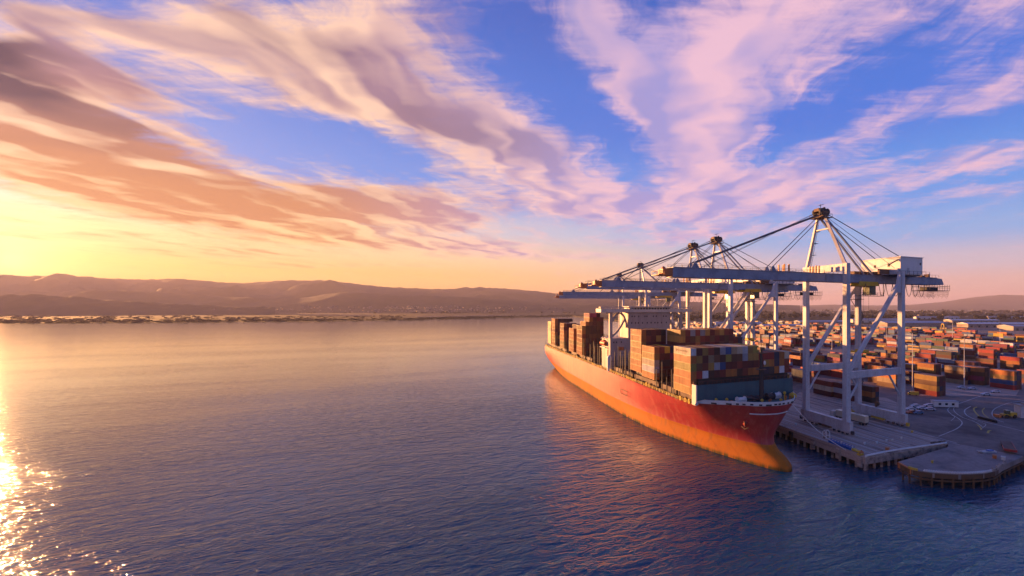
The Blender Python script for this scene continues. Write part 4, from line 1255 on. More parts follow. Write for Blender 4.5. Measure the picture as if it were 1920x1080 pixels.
    part('lift_beam', lambda q: (q.beam((28.5, -6, 66.2), (32.3, -7.8, 68.6), .4), q.box(24, 31, -5.5, -4.7, 62.6, 64.6), q.box(20, 30, 3, 5, 62.4, 64.2), q.box(26, 30.6, -2, 1.4, 62.4, 63.8)), M['ruststeel'], mh)
    # stair tower on the inland leg, stairs on the waterside leg
    def stair(q):
        for k in range(7):
            z = 8 + k * 7.4; s = 1 if k % 2 else -1
            q.beam((GAUGE + 1.5 - s * .1, HS - 1.6 * s + .2, z), (GAUGE + 1.5, HS + 1.6 * s + .2, z + 7.4), .5, .12)
            q.box(GAUGE + 1.0, GAUGE + 2.4, HS + 1.6 * s - .5, HS + 1.6 * s + .9, z + 7.3, z + 7.4)
            q.box(GAUGE + 2.3, GAUGE + 2.4, HS + 1.6 * s - .5, HS + 1.6 * s + .9, z + 8.3, z + 8.4)
    part('stair', stair, M['cable'])
    part('landing', lambda q: (q.box(GAUGE - 4.5, GAUGE + 1.8, HS - 1.6, HS + 1.8, 52.2, 52.4), [q.box(GAUGE - 4.5 + i * 1.26, GAUGE - 4.42 + i * 1.26, HS + 1.7, HS + 1.8, 52.4, 53.5) for i in range(6)], q.box(GAUGE - 4.5, GAUGE + 1.8, HS + 1.7, HS + 1.8, 53.4, 53.5),
                                 q.beam((GAUGE - 4.2, HS + .4, 52.2), (GAUGE - .9, HS + .4, 48.6), .2)), M['ruststeel'])
    part('cable_reel', lambda q: (q.tube([(GAUGE + 1.3, 2, 6.6), (GAUGE + 1.9, 2, 6.6)], 1.1, 14), q.box(GAUGE + .8, GAUGE + 1.3, 1.6, 2.4, 4.9, 6.8)), M['ruststeel'])
    part('side_ladder', lambda q: [(q.box(-.4, -.34, HS + 1.0, HS + 1.1, 6, 61), q.box(.34, .4, HS + 1.0, HS + 1.1, 6, 61))] , M['cable'])
    part('floodlight', lambda q: [q.box(xx, xx + .7, -2.9, -2.4, BZ - 2.1, BZ - 1.7) for xx in (-60, -44, -30, -14, 10)], M['white'], bm_)
    return root

proto = build_crane()
tag(proto, 'nearest pale quay crane towering over the bow of the red ship', 'quay crane', 'quay cranes along the berth')
for Y, lab in ((201.5, 'second quay crane from the camera, the taller peak left of the nearest crane'), (226.5, 'third quay crane, its legs close behind those of the second'),
               (345, 'fourth quay crane, small, its peak above the long forestays'), (455, 'farthest and smallest quay crane with the leftmost peak')):
    c = copy_tree(proto); c['label'] = lab
    c.location = (XW + (0 if Y < 300 else 18 if Y < 400 else 41), Y, QZ); c.rotation_euler = (0, 0, 0 if Y < 300 else R(-9))   # the berth bends inland beyond the ship

# ------------------------------------------------------------------ quay, pier and yard ground
def slab(name, poly, z0, z1, mat, label=None):
    b = MB(); b.prism([(p[0], p[1]) for p in poly], z0, z1)
    return tag(b.build(name, mat), label, kind='structure')
QX = 123.9
slab('quay', [(QX, 97.8), (162.8, 96.5), (166, 98.6), (167.6, 104), (167.6, 520), (QX, 520)], 2.2, QZ, M['concrete'], 'concrete quay apron with crane rails')
yard_poly = [(167.6, 104.0), (166, 98.6), (159.2, 94.6), (156, 92.4), (152, 91.6)] 
yard = [(167.6, 900), (167.6, 104), (166, 98.6), (162.8, 96.5), (160.6, 95.2), (153.8, 96.4), (150, 95.4), (129.9, 91.3), (127.9, 85.4), (131.2, 81.4), (137.1, 77.7), (144.5, 75.5), (150.2, 75.4), (156.7, 76.9), (173.3, 79.3), (240, 76), (420, 60), (1100, -20), (2600, -200), (3800, 2200), (1500, 3600), (700, 2900), (420, 1500)]
# the inland ground: asphalt yard out to the town
b = MB(); b.prism([(166.0, 98.6), (173.3, 79.3), (240, 76), (420, 60), (1100, -20), (2600, -200), (9000, 2500), (3600, 7000), (1900, 5200), (700, 2700), (600, 1500), (430, 900), (262, 560), (167.6, 520), (167.6, 104)], 1.6, QZ - .004)
tag(b.build('yard_ground', M['asphalt']), 'wide asphalt ground of the container yard', kind='structure')
b = MB(); b.prism([(129.9, 91.3), (127.9, 85.4), (131.2, 81.4), (137.1, 77.7), (144.5, 75.5), (150.2, 75.4), (156.7, 76.9), (173.3, 79.3), (166.0, 98.6), (162.2, 95.6), (159.6, 94.4)], 2.9, QZ - .05)
tag(b.build('pier', M['pier']), 'low rounded concrete pier beside the quay corner', kind='structure')
b = MB(); b.prism([(600, 1500), (700, 2700), (1900, 5200), (3600, 7000), (9000, 2500), (6000, 1600), (2600, 900), (1400, 620), (1100, 900)], 3.0, QZ + .1)
tag(b.build('town_ground', M['grass']), 'dim scrubby ground under the far town', kind='structure')
# rough pavement sheets of other tones on the yard
for k, (pts, mt, lab) in enumerate([([(1480, 748), (1600, 790), (1716, 770), (1660, 745), (1500, 735)], 'concrete', 'paler concrete lane between the crane rails and the stacks'),
                                    ([(1722, 742), (1905, 742), (1920, 716), (1760, 716)], 'concrete', 'paler concrete apron before the front stacks')]):
    b = MB(); P3 = [G(u, v, QZ) for u, v in pts]
    b.add([(p.x, p.y, QZ + .004) for p in P3], [tuple(range(len(P3)))])
    tag(b.build('pavement', M['concrete']), lab, kind='structure')

# crane rails, lanes and curved road markings
b = MB()
for x in (XW - .07, XW + GAUGE - .07):
    b.box(x, x + .14, 98.4 if x < 160 else 108, 516, QZ + .003, QZ + .07)
tag(b.build('crane_rails', M['rail']), 'steel crane rails sunk in the quay', kind='structure')
b = MB()
for x in (126.2, 129.6, 133.4, 137.4, 142.6, 146.2, 150.6, 154.8, 159.0, 162.6):
    y = 99.2 + rnd.uniform(0, 3)
    while y < 480:
        L = rnd.uniform(16, 60)
        b.strip([(x + rnd.uniform(-.12, .12), y), (x + rnd.uniform(-.12, .12), y + L)], rnd.uniform(.18, .42), QZ + .012); y += L + rnd.uniform(0, 3.5)
tag(b.build('quay_markings', M['paintline']), 'worn pale lane lines along the quay', kind='structure')
def road(name, pts, w, mat, label, z=QZ + .012):
    b = MB(); b.strip([(p.x, p.y) for p in catmull([G(u, v) for u, v in pts], 8)], w, z)
    return tag(b.build(name, mat), label, kind='structure')
for pts, w in (([(1795, 831), (1745, 817), (1700, 804), (1660, 795)], .38), ([(1800, 834), (1750, 822), (1700, 811), (1640, 798)], .34),
               ([(1760, 818), (1775, 812), (1795, 803), (1804, 793), (1796, 784), (1783, 776), (1777, 768), (1786, 761), (1806, 754), (1840, 742), (1875, 731)], .36),
               ([(1842, 800), (1828, 791), (1806, 783), (1792, 774), (1788, 766), (1794, 761)], .32), ([(1838, 805), (1848, 795), (1822, 788)], .2),
               ([(1920, 809), (1880, 799), (1850, 792), (1828, 786), (1812, 778), (1809, 769), (1820, 762)], .4),
               ([(1883, 792), (1868, 786), (1860, 776), (1866, 766), (1890, 756), (1920, 751)], .3), ([(1783, 789), (1790, 782), (1784, 778)], .2),
               ([(1840, 740), (1870, 733), (1905, 724), (1940, 716)], .3)):
    road('road_marking', pts, w, M['paintline'], 'curved white lane line on the yard road')
for pts, w in (([(1840, 806), (1838, 801), (1832, 796)], .5), ([(1836, 781), (1828, 772), (1826, 766), (1832, 763)], .6), ([(1854, 784), (1845, 777), (1842, 770), (1846, 765)], .4), ([(1852, 812), (1854, 808), (1858, 807)], .7)):
    road('road_marking', pts, w, M['yellowline'], 'short yellow kerb line on the yard road')

# piles under the quay and pier
for i in range(60):
    y = 98.6 + i * 3.2
    for x in (QX + .8,):
        b = MB(); b.tube([(x, y, -1.5), (x, y, 2.25)], .42, 8)
        o = b.build('quay_pile', M['concrete'])
        tag(o, 'round concrete pile under the waterside edge of the quay', 'pile', 'piles under the quay edge')
for i in range(11):
    x = 126 + i * 3.3; y = 98.6 - (x - QX) * .033
    b = MB(); b.tube([(x, y + .4, -1.5), (x, y + .4, 2.25)], .42, 8)
    tag(b.build('quay_pile', M['concrete']), 'round concrete pile under the end face of the quay', 'pile', 'piles under the quay end')
pe = catmull([(129.9, 91.1), (128.1, 85.5), (131.3, 81.6), (137.2, 77.9), (144.5, 75.7), (150.2, 75.6), (156.7, 77.1), (173.0, 79.6)], 10)
acc = 0; last = pe[0]
for p in pe:
    acc += (p - last).length; last = p
    if acc > 2.5:
        acc = 0
        b = MB(); b.tube([(p.x + .1, p.y + .35, -1.5), (p.x + .1, p.y + .35, 2.95)], .3, 7)
        tag(b.build('timber_pile', M['timber']), 'brown timber pile under the rounded pier edge', 'pile', 'timber piles under the pier')
b = MB(); b.strip([(p.x, p.y) for p in pe], .5, 3.2)
b = MB()
for p, q in zip(pe, pe[1:]):
    b.beam((p.x, p.y, 3.55), (q.x, q.y, 3.55), .35, 1.3); b.beam((p.x, p.y, 2.2), (q.x, q.y, 2.2), .25, .4)
tag(b.build('timber_fender', M['timber']), 'dark timber fender beam wrapping the rounded pier', 'fender')
b = MB(); b.box(127.6, 131.0, 84.6, 85.0, 3.0, 4.6)
b = MB(); b.beam((129.9, 91.0, 3.7), (128.1, 85.7, 3.7), .6, 1.7); b.tube([(128.4, 86.6, 1.2), (128.4, 86.6, 3)], .3, 6)
tag(b.build('timber_bumper', M['orange']), 'rusty orange bumper plate at the near corner of the pier', 'bumper')
b = MB()
for a, c in zip(pe[16:46], pe[17:47]):
    mid = (a + c) / 2
    b.tube([(a.x, a.y, 4.55), (mid.x, mid.y, 4.98), (c.x, c.y, 4.55)], .26, 6)
tag(b.build('rope_fender', M['white']), 'pale scalloped edge bumpers along the front of the rounded pier', 'fender')
b = MB()
for a, c in zip(pe[8:13], pe[9:14]): b.beam((a.x, a.y, 4.75), (c.x, c.y, 4.75), .6, .6)
tag(b.build('edge_kerb', M['yellow']), 'short yellow kerb block at the pier corner', 'kerb')
b = MB()
for a, c in zip(pe[46:62], pe[47:63]): b.beam((a.x, a.y, 4.8), (c.x, c.y, 4.8), .45, .6)
for k in (47, 52, 57, 61): b.box(pe[k].x - .12, pe[k].x + .12, pe[k].y - .12, pe[k].y + .12, 4.5, 5.7)
tag(b.build('edge_kerb', M['concrete']), 'grey kerb along the right side of the rounded pier', 'kerb')
# quay edge: bull rail, end kerb, fenders
b = MB(); b.beam((QX + .35, 101, QZ + .22), (QX + .35, 519, QZ + .22), .45, .42)
tag(b.build('bull_rail', M['concrete']), 'low concrete bull rail along the waterside edge of the quay', 'kerb')
b = MB(); pk = [G(u, v) for u, v in ((1625, 857.5), (1660, 850), (1690, 845), (1730, 839.5), (1776, 833))]
for p, q in zip(pk, pk[1:]): b.tube([(p.x, p.y + .3, QZ + .42), (q.x, q.y + .3, QZ + .42)], .32, 8)
for p in pk: b.box(p.x - .2, p.x + .2, p.y + .1, p.y + .5, QZ, QZ + .4)
tag(b.build('edge_pipe', M['white']), 'thick pale pipe rail along the end edge of the quay', 'pipe rail')
for i, y in enumerate([99.6, 108, 119, 130, 142, 154, 166, 178, 190]):
    b = MB(); b.box(QX - .75, QX - .02, y - .8, y + .8, .9, 4.3); b.box(QX - .9, QX - .74, y - .6, y + .6, 1.2, 4.1)
    for z in (1.7, 2.5, 3.3): b.box(QX - .96, QX - .9, y - .5, y + .5, z, z + .3)
    lab = ['grey fender panel nearest the corner of the quay', 'grey fender panel below the blue gangway', 'grey fender panel between the gangway and the red bow'][i] if i < 3 else 'rubber fender panel behind the hull of the red ship'
    tag(b.build('fender_panel', M['rubber'] if i > 2 else M['concrete']), lab, 'fender', 'fender panels on the quay face')

# ------------------------------------------------------------------ things on the quay and yard
# blue gangway lying along the edge with yellow end and its white turning frame
p, q_ = G(1556, 829), G(1599, 845)
root = empty('gangway', (p.x, p.y, QZ), 'blue gangway lying along the quay edge with a yellow end', 'gangway')
org = Vector((p.x, p.y, QZ))
def gp(name, fn, mat):
    b = MB(); fn(b); return b.build(name, mat, root, org=org)
d = (q_ - p).normalized(); L = (q_ - p).length
gp('walkway', lambda b: (b.beam(p + Vector((0, 0, .5)), q_ + Vector((0, 0, .5)), 1.5, .9), b.beam(p + Vector((.7, 0, 1.4)), q_ + Vector((.7, 0, 1.4)), .12, .12), b.beam(p + Vector((-.7, 0, 1.4)), q_ + Vector((-.7, 0, 1.4)), .12, .12),
                        [b.beam(p + d * (L * i / 8) + Vector((s, 0, .9)), p + d * (L * i / 8) + Vector((s, 0, 1.4)), .1) for i in range(9) for s in (-.7, .7)]), M['blue'])
gp('end_ramp', lambda b: b.beam(q_ + d * .1 + Vector((0, 0, .6)), q_ + d * 3.4 + Vector((0, 0, .25)), 1.4, .7, .7, .3), M['yellow'])
gp('collar', lambda b: (b.beam(p + d * (L * .52) + Vector((0, 0, .0)), p + d * (L * .52) + Vector((0, 0, 1.7)), .4), b.beam(p + d * (L * .98) + Vector((0, 0, .0)), p + d * (L * .98) + Vector((0, 0, 1.6)), .3)), M['cream'])
pf = G(1549, 821)
root = empty('gangway_stand', (pf.x, pf.y, QZ), 'white tubular frame standing at the inner end of the blue gangway', 'stand')
b = MB()
for dx in (-.9, .9): b.tube([(dx, -.8, 0), (dx, -.8, 2.2), (dx, 0, 2.9), (dx, .8, 2.2), (dx, .8, 0)], .16, 6)
b.beam((-.9, 0, 2.9), (.9, 0, 2.9), .14); b.beam((-.9, -.8, 1.1), (.9, -.8, 1.1), .14)
b.build('hoop', M['white'], root)
b = MB(); b.box(-1.1, 1.1, -.4, .4, 0, .9); b.build('base_block', M['concrete'], root)
# yellow mooring hooks at the corner
p = G(1613, 853)
root = empty('mooring_hook', (p.x, p.y, QZ), 'yellow quick release mooring hooks at the quay corner', 'mooring hook')
b = MB(); b.box(-.9, .9, -.6, .6, 0, .5); b.tube([(-.4, 0, .4), (-.4, 0, 1.5)], .35, 8); b.build('base', M['yellow'], root)
b = MB(); b.tube([(-1.0, -.5, .9), (0, -.7, 1.3), (.9, -.4, .8)], .25, 6); b.tube([(.5, .5, .5), (.9, .3, 1.3), (1.3, -.1, .6)], .22, 6); b.build('hook', M['orange'], root)
def bollard(u, v, label, col='white'):
    p = G(u, v); root = empty('mooring_bollard', (p.x, p.y, QZ), label, 'bollard', 'bollards on the quay')
    b = MB(); b.tube([(0, 0, 0), (0, 0, .55)], .3, 8, .24); b.build('post', M[col], root)
    b = MB(); b.tube([(-.45, 0, .62), (.45, 0, .62)], .2, 8); b.build('cap', M[col], root)
for u, v, l, c in ((1492, 797, 'small bollard on the quay just right of the red bow', 'white'), (1621, 833, 'white bollard left of the pair on the quay end', 'white'), (1644, 831, 'white bollard right of the pair on the quay end', 'white'), (1662, 828, 'white bollard nearest the bent lane lines', 'white'),
                   (1673, 827, 'pale bollard beside the pipe rail middle', 'cream'), (1690, 823, 'tan bollard close to the landside crane rail', 'cream'), (1710, 811, 'yellow bollard at the foot of the landside crane leg', 'yellow'), (1748, 868, 'yellow bollard alone on the rounded pier', 'yellow')):
    bollard(u, v, l, c)

def wheels(root, spots, r=.45, w=.3):
    for (x, y) in spots:
        b = MB(); b.tube([(x - w / 2, y, r), (x + w / 2, y, r)], r, 10); b.build('wheel', M['rubber'], root)
def car(u, v, rz, col, label, van=False, z=QZ):
    p = G(u, v)
    root = empty('parked_car', (p.x, p.y, z), label, 'van' if van else 'car', 'vehicles parked on the yard', rz)
    b = MB(); h = 1.0 if not van else 1.9
    prof = [(-2.25, .35), (2.2, .35), (2.3, .75), (1.2, .95), (.55, 1.42), (-1.3, 1.45), (-2.1, .98), (-2.3, .8)] if not van else [(-2.6, .4), (2.5, .4), (2.6, 1.0), (1.9, 1.25), (1.3, 2.05), (-2.6, 2.1)]
    n = len(prof)
    b.add([(-.88, y, zz) for y, zz in prof] + [(.88, y, zz) for y, zz in prof], [tuple(range(n)), tuple(range(n, 2 * n))[::-1]] + [(i, (i + 1) % n, n + (i + 1) % n, n + i) for i in range(n)])
    bd = b.build('body', M['paint'], root); bd.color = (*col, 1)
    b = MB()
    if van: b.box(-.9, .9, 1.32, 1.88, 1.25, 1.85)
    else: b.box(-.9, .9, -1.4, .8, 1.02, 1.32)
    b.build('window', M['glass'], root)
    wheels(root, [(s * .8, y) for s in (-1, 1) for y in (-1.4, 1.45)], .34, .22)
    return root
def truck(u, v, rz, label, boxcol=None, cabcol='white', group='trucks on the terminal', L=12.4, name='container_truck'):
    p = G(u, v)
    root = empty(name, (p.x, p.y, QZ), label, 'truck', group, rz)
    b = MB(); b.box(-1.15, 1.15, -L / 2, L / 2, .95, 1.25); b.box(-.5, .5, -L / 2, L / 2 + 3, .7, .95); b.build('chassis', M['dark'], root)
    b = MB(); y = L / 2 + .9
    b.add([(-1.2, y, .6), (1.2, y, .6), (1.2, y + 2.4, .6), (-1.2, y + 2.4, .6), (-1.2, y, 3.0), (1.2, y, 3.0), (1.15, y + 1.9, 3.0), (-1.15, y + 1.9, 3.0)],
          [(0, 3, 2, 1), (4, 5, 6, 7), (0, 1, 5, 4), (1, 2, 6, 5), (2, 3, 7, 6), (3, 0, 4, 7)])
    cb = b.build('cab', M[cabcol], root)
    b = MB(); b.add([(-1.0, y + 2.33, 1.9), (1.0, y + 2.33, 1.9), (1.0, y + 2.02, 2.8), (-1.0, y + 2.02, 2.8)], [(0, 1, 2, 3)]); b.build('window', M['glass'], cb)
    wheels(root, [(s * .95, yy) for s in (-1, 1) for yy in (-L / 2 + 1, -L / 2 + 2.3, L / 2 - .4, L / 2 + 2.2)], .5, .4)
    if boxcol:
        b = MB(); b.box(-1.22, 1.22, -L / 2, L / 2, 1.26, 3.9)
        for k in range(int(L / .6)): b.box(-1.26, 1.26, -L / 2 + .2 + k * .6, -L / 2 + .45 + k * .6, 1.4, 3.8)
        bx = b.build('trailer_box', M['paint'], root); bx.color = (*PAL[boxcol], 1)
    return root
t0 = truck(1597, 791, R(4), 'tan box truck parked on the quay between the legs of the nearest crane', 'cream', 'cream', 'trucks on the terminal', 13.5)
cars = [(1707, 769, 1.2, (.65, .65, .66), 'white car leftmost in the cluster behind the crane leg'), (1716, 763, 1.25, (.6, .6, .62), 'white car rearmost in the cluster behind the crane leg'), (1728, 767, 1.2, (.62, .62, .66), 'pale car in the middle of the cluster behind the crane leg'),
        (1742, 762, 1.0, (.66, .66, .7), 'white car at the back right of the cluster behind the crane leg'), (1743, 769, .9, (.6, .6, .66), 'white car at the front right of the cluster behind the crane leg'), (1708, 775, 1.3, (.55, .12, .04), 'small orange car in front of the cluster'),
        (1721, 776, 1.2, (.10, .22, .38), 'pale blue car in front of the cluster'), (1848, 741, 1.15, (.66, .66, .68), 'white car on the road leading to the yard, nearer'), (1866, 736, 1.15, (.64, .64, .68), 'white car on the road leading to the yard, farther'),
        (1802, 728, 1.3, (.62, .64, .68), 'white car left of the yard light pole'), (1822, 730, 1.3, (.5, .55, .62), 'silver car right of the yard light pole'), (1712, 741, .6, (.70, .45, .05), 'yellow yard car before the red based stack')]
for u, v, rz, c, l in cars: car(u, v, rz, c, l, van=('yellow' in l))
p = G(1771, 763)
root = empty('site_cabin', (p.x, p.y, QZ), 'long pale cabin at the bend of the yard road', 'cabin', None, R(62))
b = MB(); b.box(-1.5, 1.5, -5.5, 5.5, .25, 2.9); b.build('wall', M['white'], root)
b = MB(); b.box(-1.7, 1.7, -5.7, 5.7, 2.9, 3.1); b.build('roof', M['roof'], root)
for k in (-3.6, -.6, 2.4):
    b = MB(); b.box(-1.54, -1.49, k, k + 1.2, 1.2, 2.2); b.build('window', M['glass'], root)
# yellow machine and kiosk at the right edge
p = G(1889, 783)
root = empty('yellow_loader', (p.x, p.y, QZ), 'yellow wheel loader parked inside the road bend', 'loader', None, R(70))
b = MB(); b.box(-1.3, 1.3, -3.2, -.2, .9, 2.4); b.box(-1.1, 1.1, .2, 2.4, .9, 1.7); b.build('body', M['yellow'], root)
b = MB(); b.box(-.8, .8, -.6, 1.0, 1.7, 3.3); b.build('cab', M['cab'], root)
b = MB(); b.box(-1.5, 1.5, 4.2, 5.2, .3, 1.5); b.beam((-.7, 1.8, 1.6), (-.7, 4.3, 1.0), .3); b.beam((.7, 1.8, 1.6), (.7, 4.3, 1.0), .3); b.build('bucket', M['orange'], root)
wheels(root, [(s * 1.25, y) for s in (-1, 1) for y in (-2.1, 1.5)], .8, .6)
p = G(1922, 782)
root = empty('kiosk', (p.x, p.y, QZ), 'pale grey kiosk cut by the right edge of the photo', 'kiosk', None, R(60))
b = MB(); b.box(-2, 2, -3, 3, 0, 5.2); b.build('wall', M['crane'], root)
b = MB(); b.box(-2.3, 2.3, -3.3, 3.3, 5.2, 5.5); b.box(-1, 1, -1, 1, 5.5, 6.3); b.build('roof', M['shed'], root)
b = MB(); b.box(-2.05, -1.98, -1.5, .5, 1.2, 2.4); b.build('window', M['glass'], root)
b = MB(); A, B_ = G(1834, 784), G(1869, 793)
n = 9
for i in range(n):
    a, c = A.lerp(B_, i / n), A.lerp(B_, (i + .94) / n)
    b.beam(a + Vector((0, 0, .35)), c + Vector((0, 0, .35)), .9, .7, up=(0, 0, 1)); b.beam(a + Vector((0, 0, .8)), c + Vector((0, 0, .8)), .35, .3)
tag(b.build('road_barrier', M['rubber']), 'long black barrier beside the yellow kerb line', 'barrier')
# dark red flatbed and pale workboat trailer near the right edge
p = G(1890, 842)
root = empty('flatbed_trailer', (p.x, p.y, QZ), 'dark red flatbed trailer with a bright red front frame on the pier', 'trailer', None, R(-58))
b = MB(); b.box(-1.5, 1.5, -6, 6, .9, 1.2); b.build('bed', M['hatch'], root)
b = MB(); b.box(-1.6, 1.6, -6.3, -6.0, .8, 1.6); b.box(-1.66, -1.5, -6, -1, .95, 1.45); b.box(1.5, 1.66, -6, 6, .95, 1.3); b.build('edge_frame', M['red'], root)
wheels(root, [(s * 1.2, y) for s in (-1, 1) for y in (3.2, 4.4)], .5, .4)
p = G(1852, 848)
root = empty('pontoon', (p.x, p.y, QZ), 'pale blue flat float lying beside the red trailer', 'float', None, R(75))
b = MB(); b.box(-.8, .8, -2.6, 2.6, 0, .5); b.beam((0, 2.6, .3), (0, 3.6, .7), 1.2, .4); b.build('hull', M['crane'], root)
b = MB(); b.box(-.5, .5, -1.8, .2, .5, .8); b.build('deck', M['blue'], root)
for u, v, l in ((1865, 859, 'orange crate left of two on the pier edge'), (1881, 862, 'pale crate right of two on the pier edge'), (1664, 844.5, 'orange crate on the quay end by the pipe rail')):
    p = G(u, v); b = MB(); b.cbox((0, 0, .45), 1.3, 1.0, .9, .4); b.cbox((0, 0, .96), 1.4, 1.1, .12, .4)
    o = b.build('crate', M['orange'] if 'orange' in l else M['cream']); o.location = (p.x, p.y, QZ); tag(o, l, 'crate')
for i, (u, v) in enumerate(((1755, 833), (1768, 831.5))):
    p = G(u, v); b = MB(); b.tube([(-1.2, 0, .4), (1.2, .2, .4)], .4, 8); b.tube([(-1.3, .8, .35), (1.0, .9, .35)], .33, 8)
    o = b.build('rubber_roll', M['ruststeel']); o.location = (p.x, p.y, QZ); tag(o, ['rusty pipe pair at the inner end of the pipe rail', 'rusty pipe pair nearest the bent lane lines'][i], 'pipe')

def light_pole(u, v, h, label, arms=True):
    p = G(u, v); root = empty('yard_light_pole', (p.x, p.y, QZ), label, 'light pole', 'tall light poles in the yard')
    b = MB(); b.tube([(0, 0, 0), (0, 0, h)], .32, 6, .16); b.build('pole', M['crane'], root)
    b = MB(); b.beam((-2.2, 0, h), (2.2, 0, h), .2)
    for x in (-2, -.7, .7, 2): b.box(x - .35, x + .35, -.3, .3, h + .1, h + .5)
    b.build('lamp_head', M['dark'], root)
    b = MB(); b.box(-.8, .8, -.8, .8, 0, .9); b.build('base', M['concrete'], root)
light_pole(1711, 735, 34, 'tall yard light pole just right of the nearest crane')
light_pole(1808, 731, 31, 'yard light pole before the magenta banded stack')
for u, v, h, l in ((1560, 655, 30, 'yard light pole seen between the left crane legs'), (1662, 650, 30, 'yard light pole left of the inland crane leg'), (1875, 655, 30, 'yard light pole among the right hand stacks'), (1786, 640, 30, 'far yard light pole above the middle stacks')):
    light_pole(u, v, h, l)

# ------------------------------------------------------------------ the yard stacks
GY = 'containers stacked in the yard behind the quay'
def stack(u, v, cols, label, deep=1, n=1, me=None, side=None):
    """column of boxes, colours listed from the top; (u, v) is the foot of its far left corner"""
    p = G(u, v)
    for j in range(deep):
        for t, cn in enumerate(cols[::-1]):
            tier = ['bottom', 'second', 'third', 'fourth', 'top'][t] if t < len(cols) - 1 else 'top'
            if len(cols) == 1: tier = 'only'
            c2 = cn if j == 0 else rc.choice(['maroon', 'dark brown', 'brown', 'navy', 'dark red'])
            lab = f'{c2} container, {tier} box of the {label}' if j == 0 else f'{c2} container, {tier} box {ordn(j)} row back, {label}'
            container(p.x + CW / 2 + j * 2.6, p.y - CL / 2, QZ + .02 + t * 2.74, c2, lab, GY)
stack(1714, 736, ['ochre', 'brown', 'ochre', 'red'], 'front stack right of crane', 3)
stack(1716, 709, ['orange', 'ochre', 'brown', 'brown'], 'stack behind the front stack', 3)
stack(1771, 716, ['tan', 'brown', 'maroon', 'tan'], 'grey brown topped stack', 2)
stack(1801, 717, ['orange', 'brown', 'magenta', 'brown'], 'magenta banded stack', 3)
stack(1856, 725, ['orange', 'ochre', 'blue', 'red'], 'blue banded stack', 3)
stack(1829, 690, ['brown', 'rust red', 'brown'], 'brown stack behind the light pole', 2)
stack(1875, 694, ['red', 'orange', 'brown', 'maroon'], 'red topped stack at right', 2)
stack(1906, 716, ['rust red', 'navy', 'maroon'], 'stack cut by the right edge', 2)
stack(1525, 737, ['rust red', 'cream', 'maroon'], 'low row behind left legs, left stack', 2)
stack(1561, 744, ['maroon', 'white', 'dark red'], 'low row behind left legs, middle stack', 2)
stack(1596, 747, ['dark brown', 'orange', 'charcoal'], 'low row behind left legs, right stack', 2)
stack(1484, 714, ['navy', 'navy', 'maroon'], 'navy stack beside the bow', 2)
stack(1627, 715, ['orange', 'rust red', 'brown', 'brown'], 'bright orange stack between crane legs, left', 1)
stack(1644, 722, ['olive', 'orange', 'tan', 'brown'], 'bright orange stack between crane legs, right', 2)
stack(1684, 717, ['maroon', 'blue', 'maroon'], 'blue banded stack behind the inland leg', 2)
# generic rows deeper in the yard
GC = ['orange'] * 2 + ['ochre'] * 1 + ['rust red'] * 3 + ['red'] * 4 + ['blue', 'blue', 'navy', 'navy', 'grey', 'maroon', 'maroon', 'green', 'dark red', 'dark red'] + ['maroon', 'brown', 'brown', 'navy', 'blue', 'blue', 'grey', 'white', 'tan', 'green', 'pale blue', 'yellow', 'yellow', 'magenta', 'dark red', 'charcoal']
cand = []
row = 0
ry = random.Random(23)
X = 196.0
far_cells = []
while X < 900:
    width = ry.choice([1, 2, 2, 3])
    Yc = 120 + ry.uniform(0, 12)
    ymax = X * 2.6 + 60
    hgt0 = ry.choice([2, 3, 3, 4])
    while Yc < min(ymax, 1000, (500 if X < 262 else 520 + (X - 262) * 2.2)):
        if mnoise.noise(Vector((X * .011, Yc * .012, 3.3))) > -.18 and ry.random() < .76:
            tall = max(1, min(4, hgt0 + ry.choice([-1, 0, 0, 0, 1])))
            far_cells.append((X, Yc, width, tall, row))
        Yc += CL + ry.choice([.6, .6, .6, 5.5, 11])
    X += width * 2.6 + ry.choice([4.0, 7.0, 10.0, 17.0]); row += 1
def pix(x, y, z):
    v = Vector((x, y, 0)); d = v.dot(AX)
    return PPX + FPX * v.dot(RX) / d, PPY - FPX * (z - CAM_H) / d, d
hand = [(o.location.x, o.location.y) for o in COL.objects if o.get('group') == GY]
boxes = []
for (x, y, w, tall, r_) in far_cells:
    u, v, d = pix(x, y, QZ)
    if not (1236 < u < 1990): continue
    if v > 700 and u > 1660: continue
    if v > 712: continue
    if any(abs(hx - x) < 9 and abs(hy - y) < 15 for hx, hy in hand): continue
    for j in range(w):
        for t in range(tall if j == 0 else max(1, tall - ry.choice([0, 0, 1]))):
            boxes.append((d, x + j * 2.6, y, t, r_, j, u, tall))
boxes.sort(key=lambda a: a[0])
byrow = {}
for bx in boxes: byrow.setdefault(bx[4], []).append(bx)
rows_sorted = sorted(byrow, key=lambda r_: min(b[1] for b in byrow[r_]))
for ri, r_ in enumerate(rows_sorted):
    spots_ = sorted({(round(b[2], 1)) for b in byrow[r_]}, reverse=True)
    for (d, x, y, t, _, j, u, tall) in byrow[r_]:
        cn = ry.choice(GC)
        si = spots_.index(round(y, 1))
        tn = ['ground', 'second', 'third', 'fourth'][t]
        lab = f'{cn} container, {tn} tier, {ordn(si)} stack from left, yard row {ordn(ri)} from quay' + (f', {ordn(j)} back' if j else '')
        container(x + CW / 2, y, QZ + .02 + t * 2.74, cn, lab, GY)['pal'] = cn
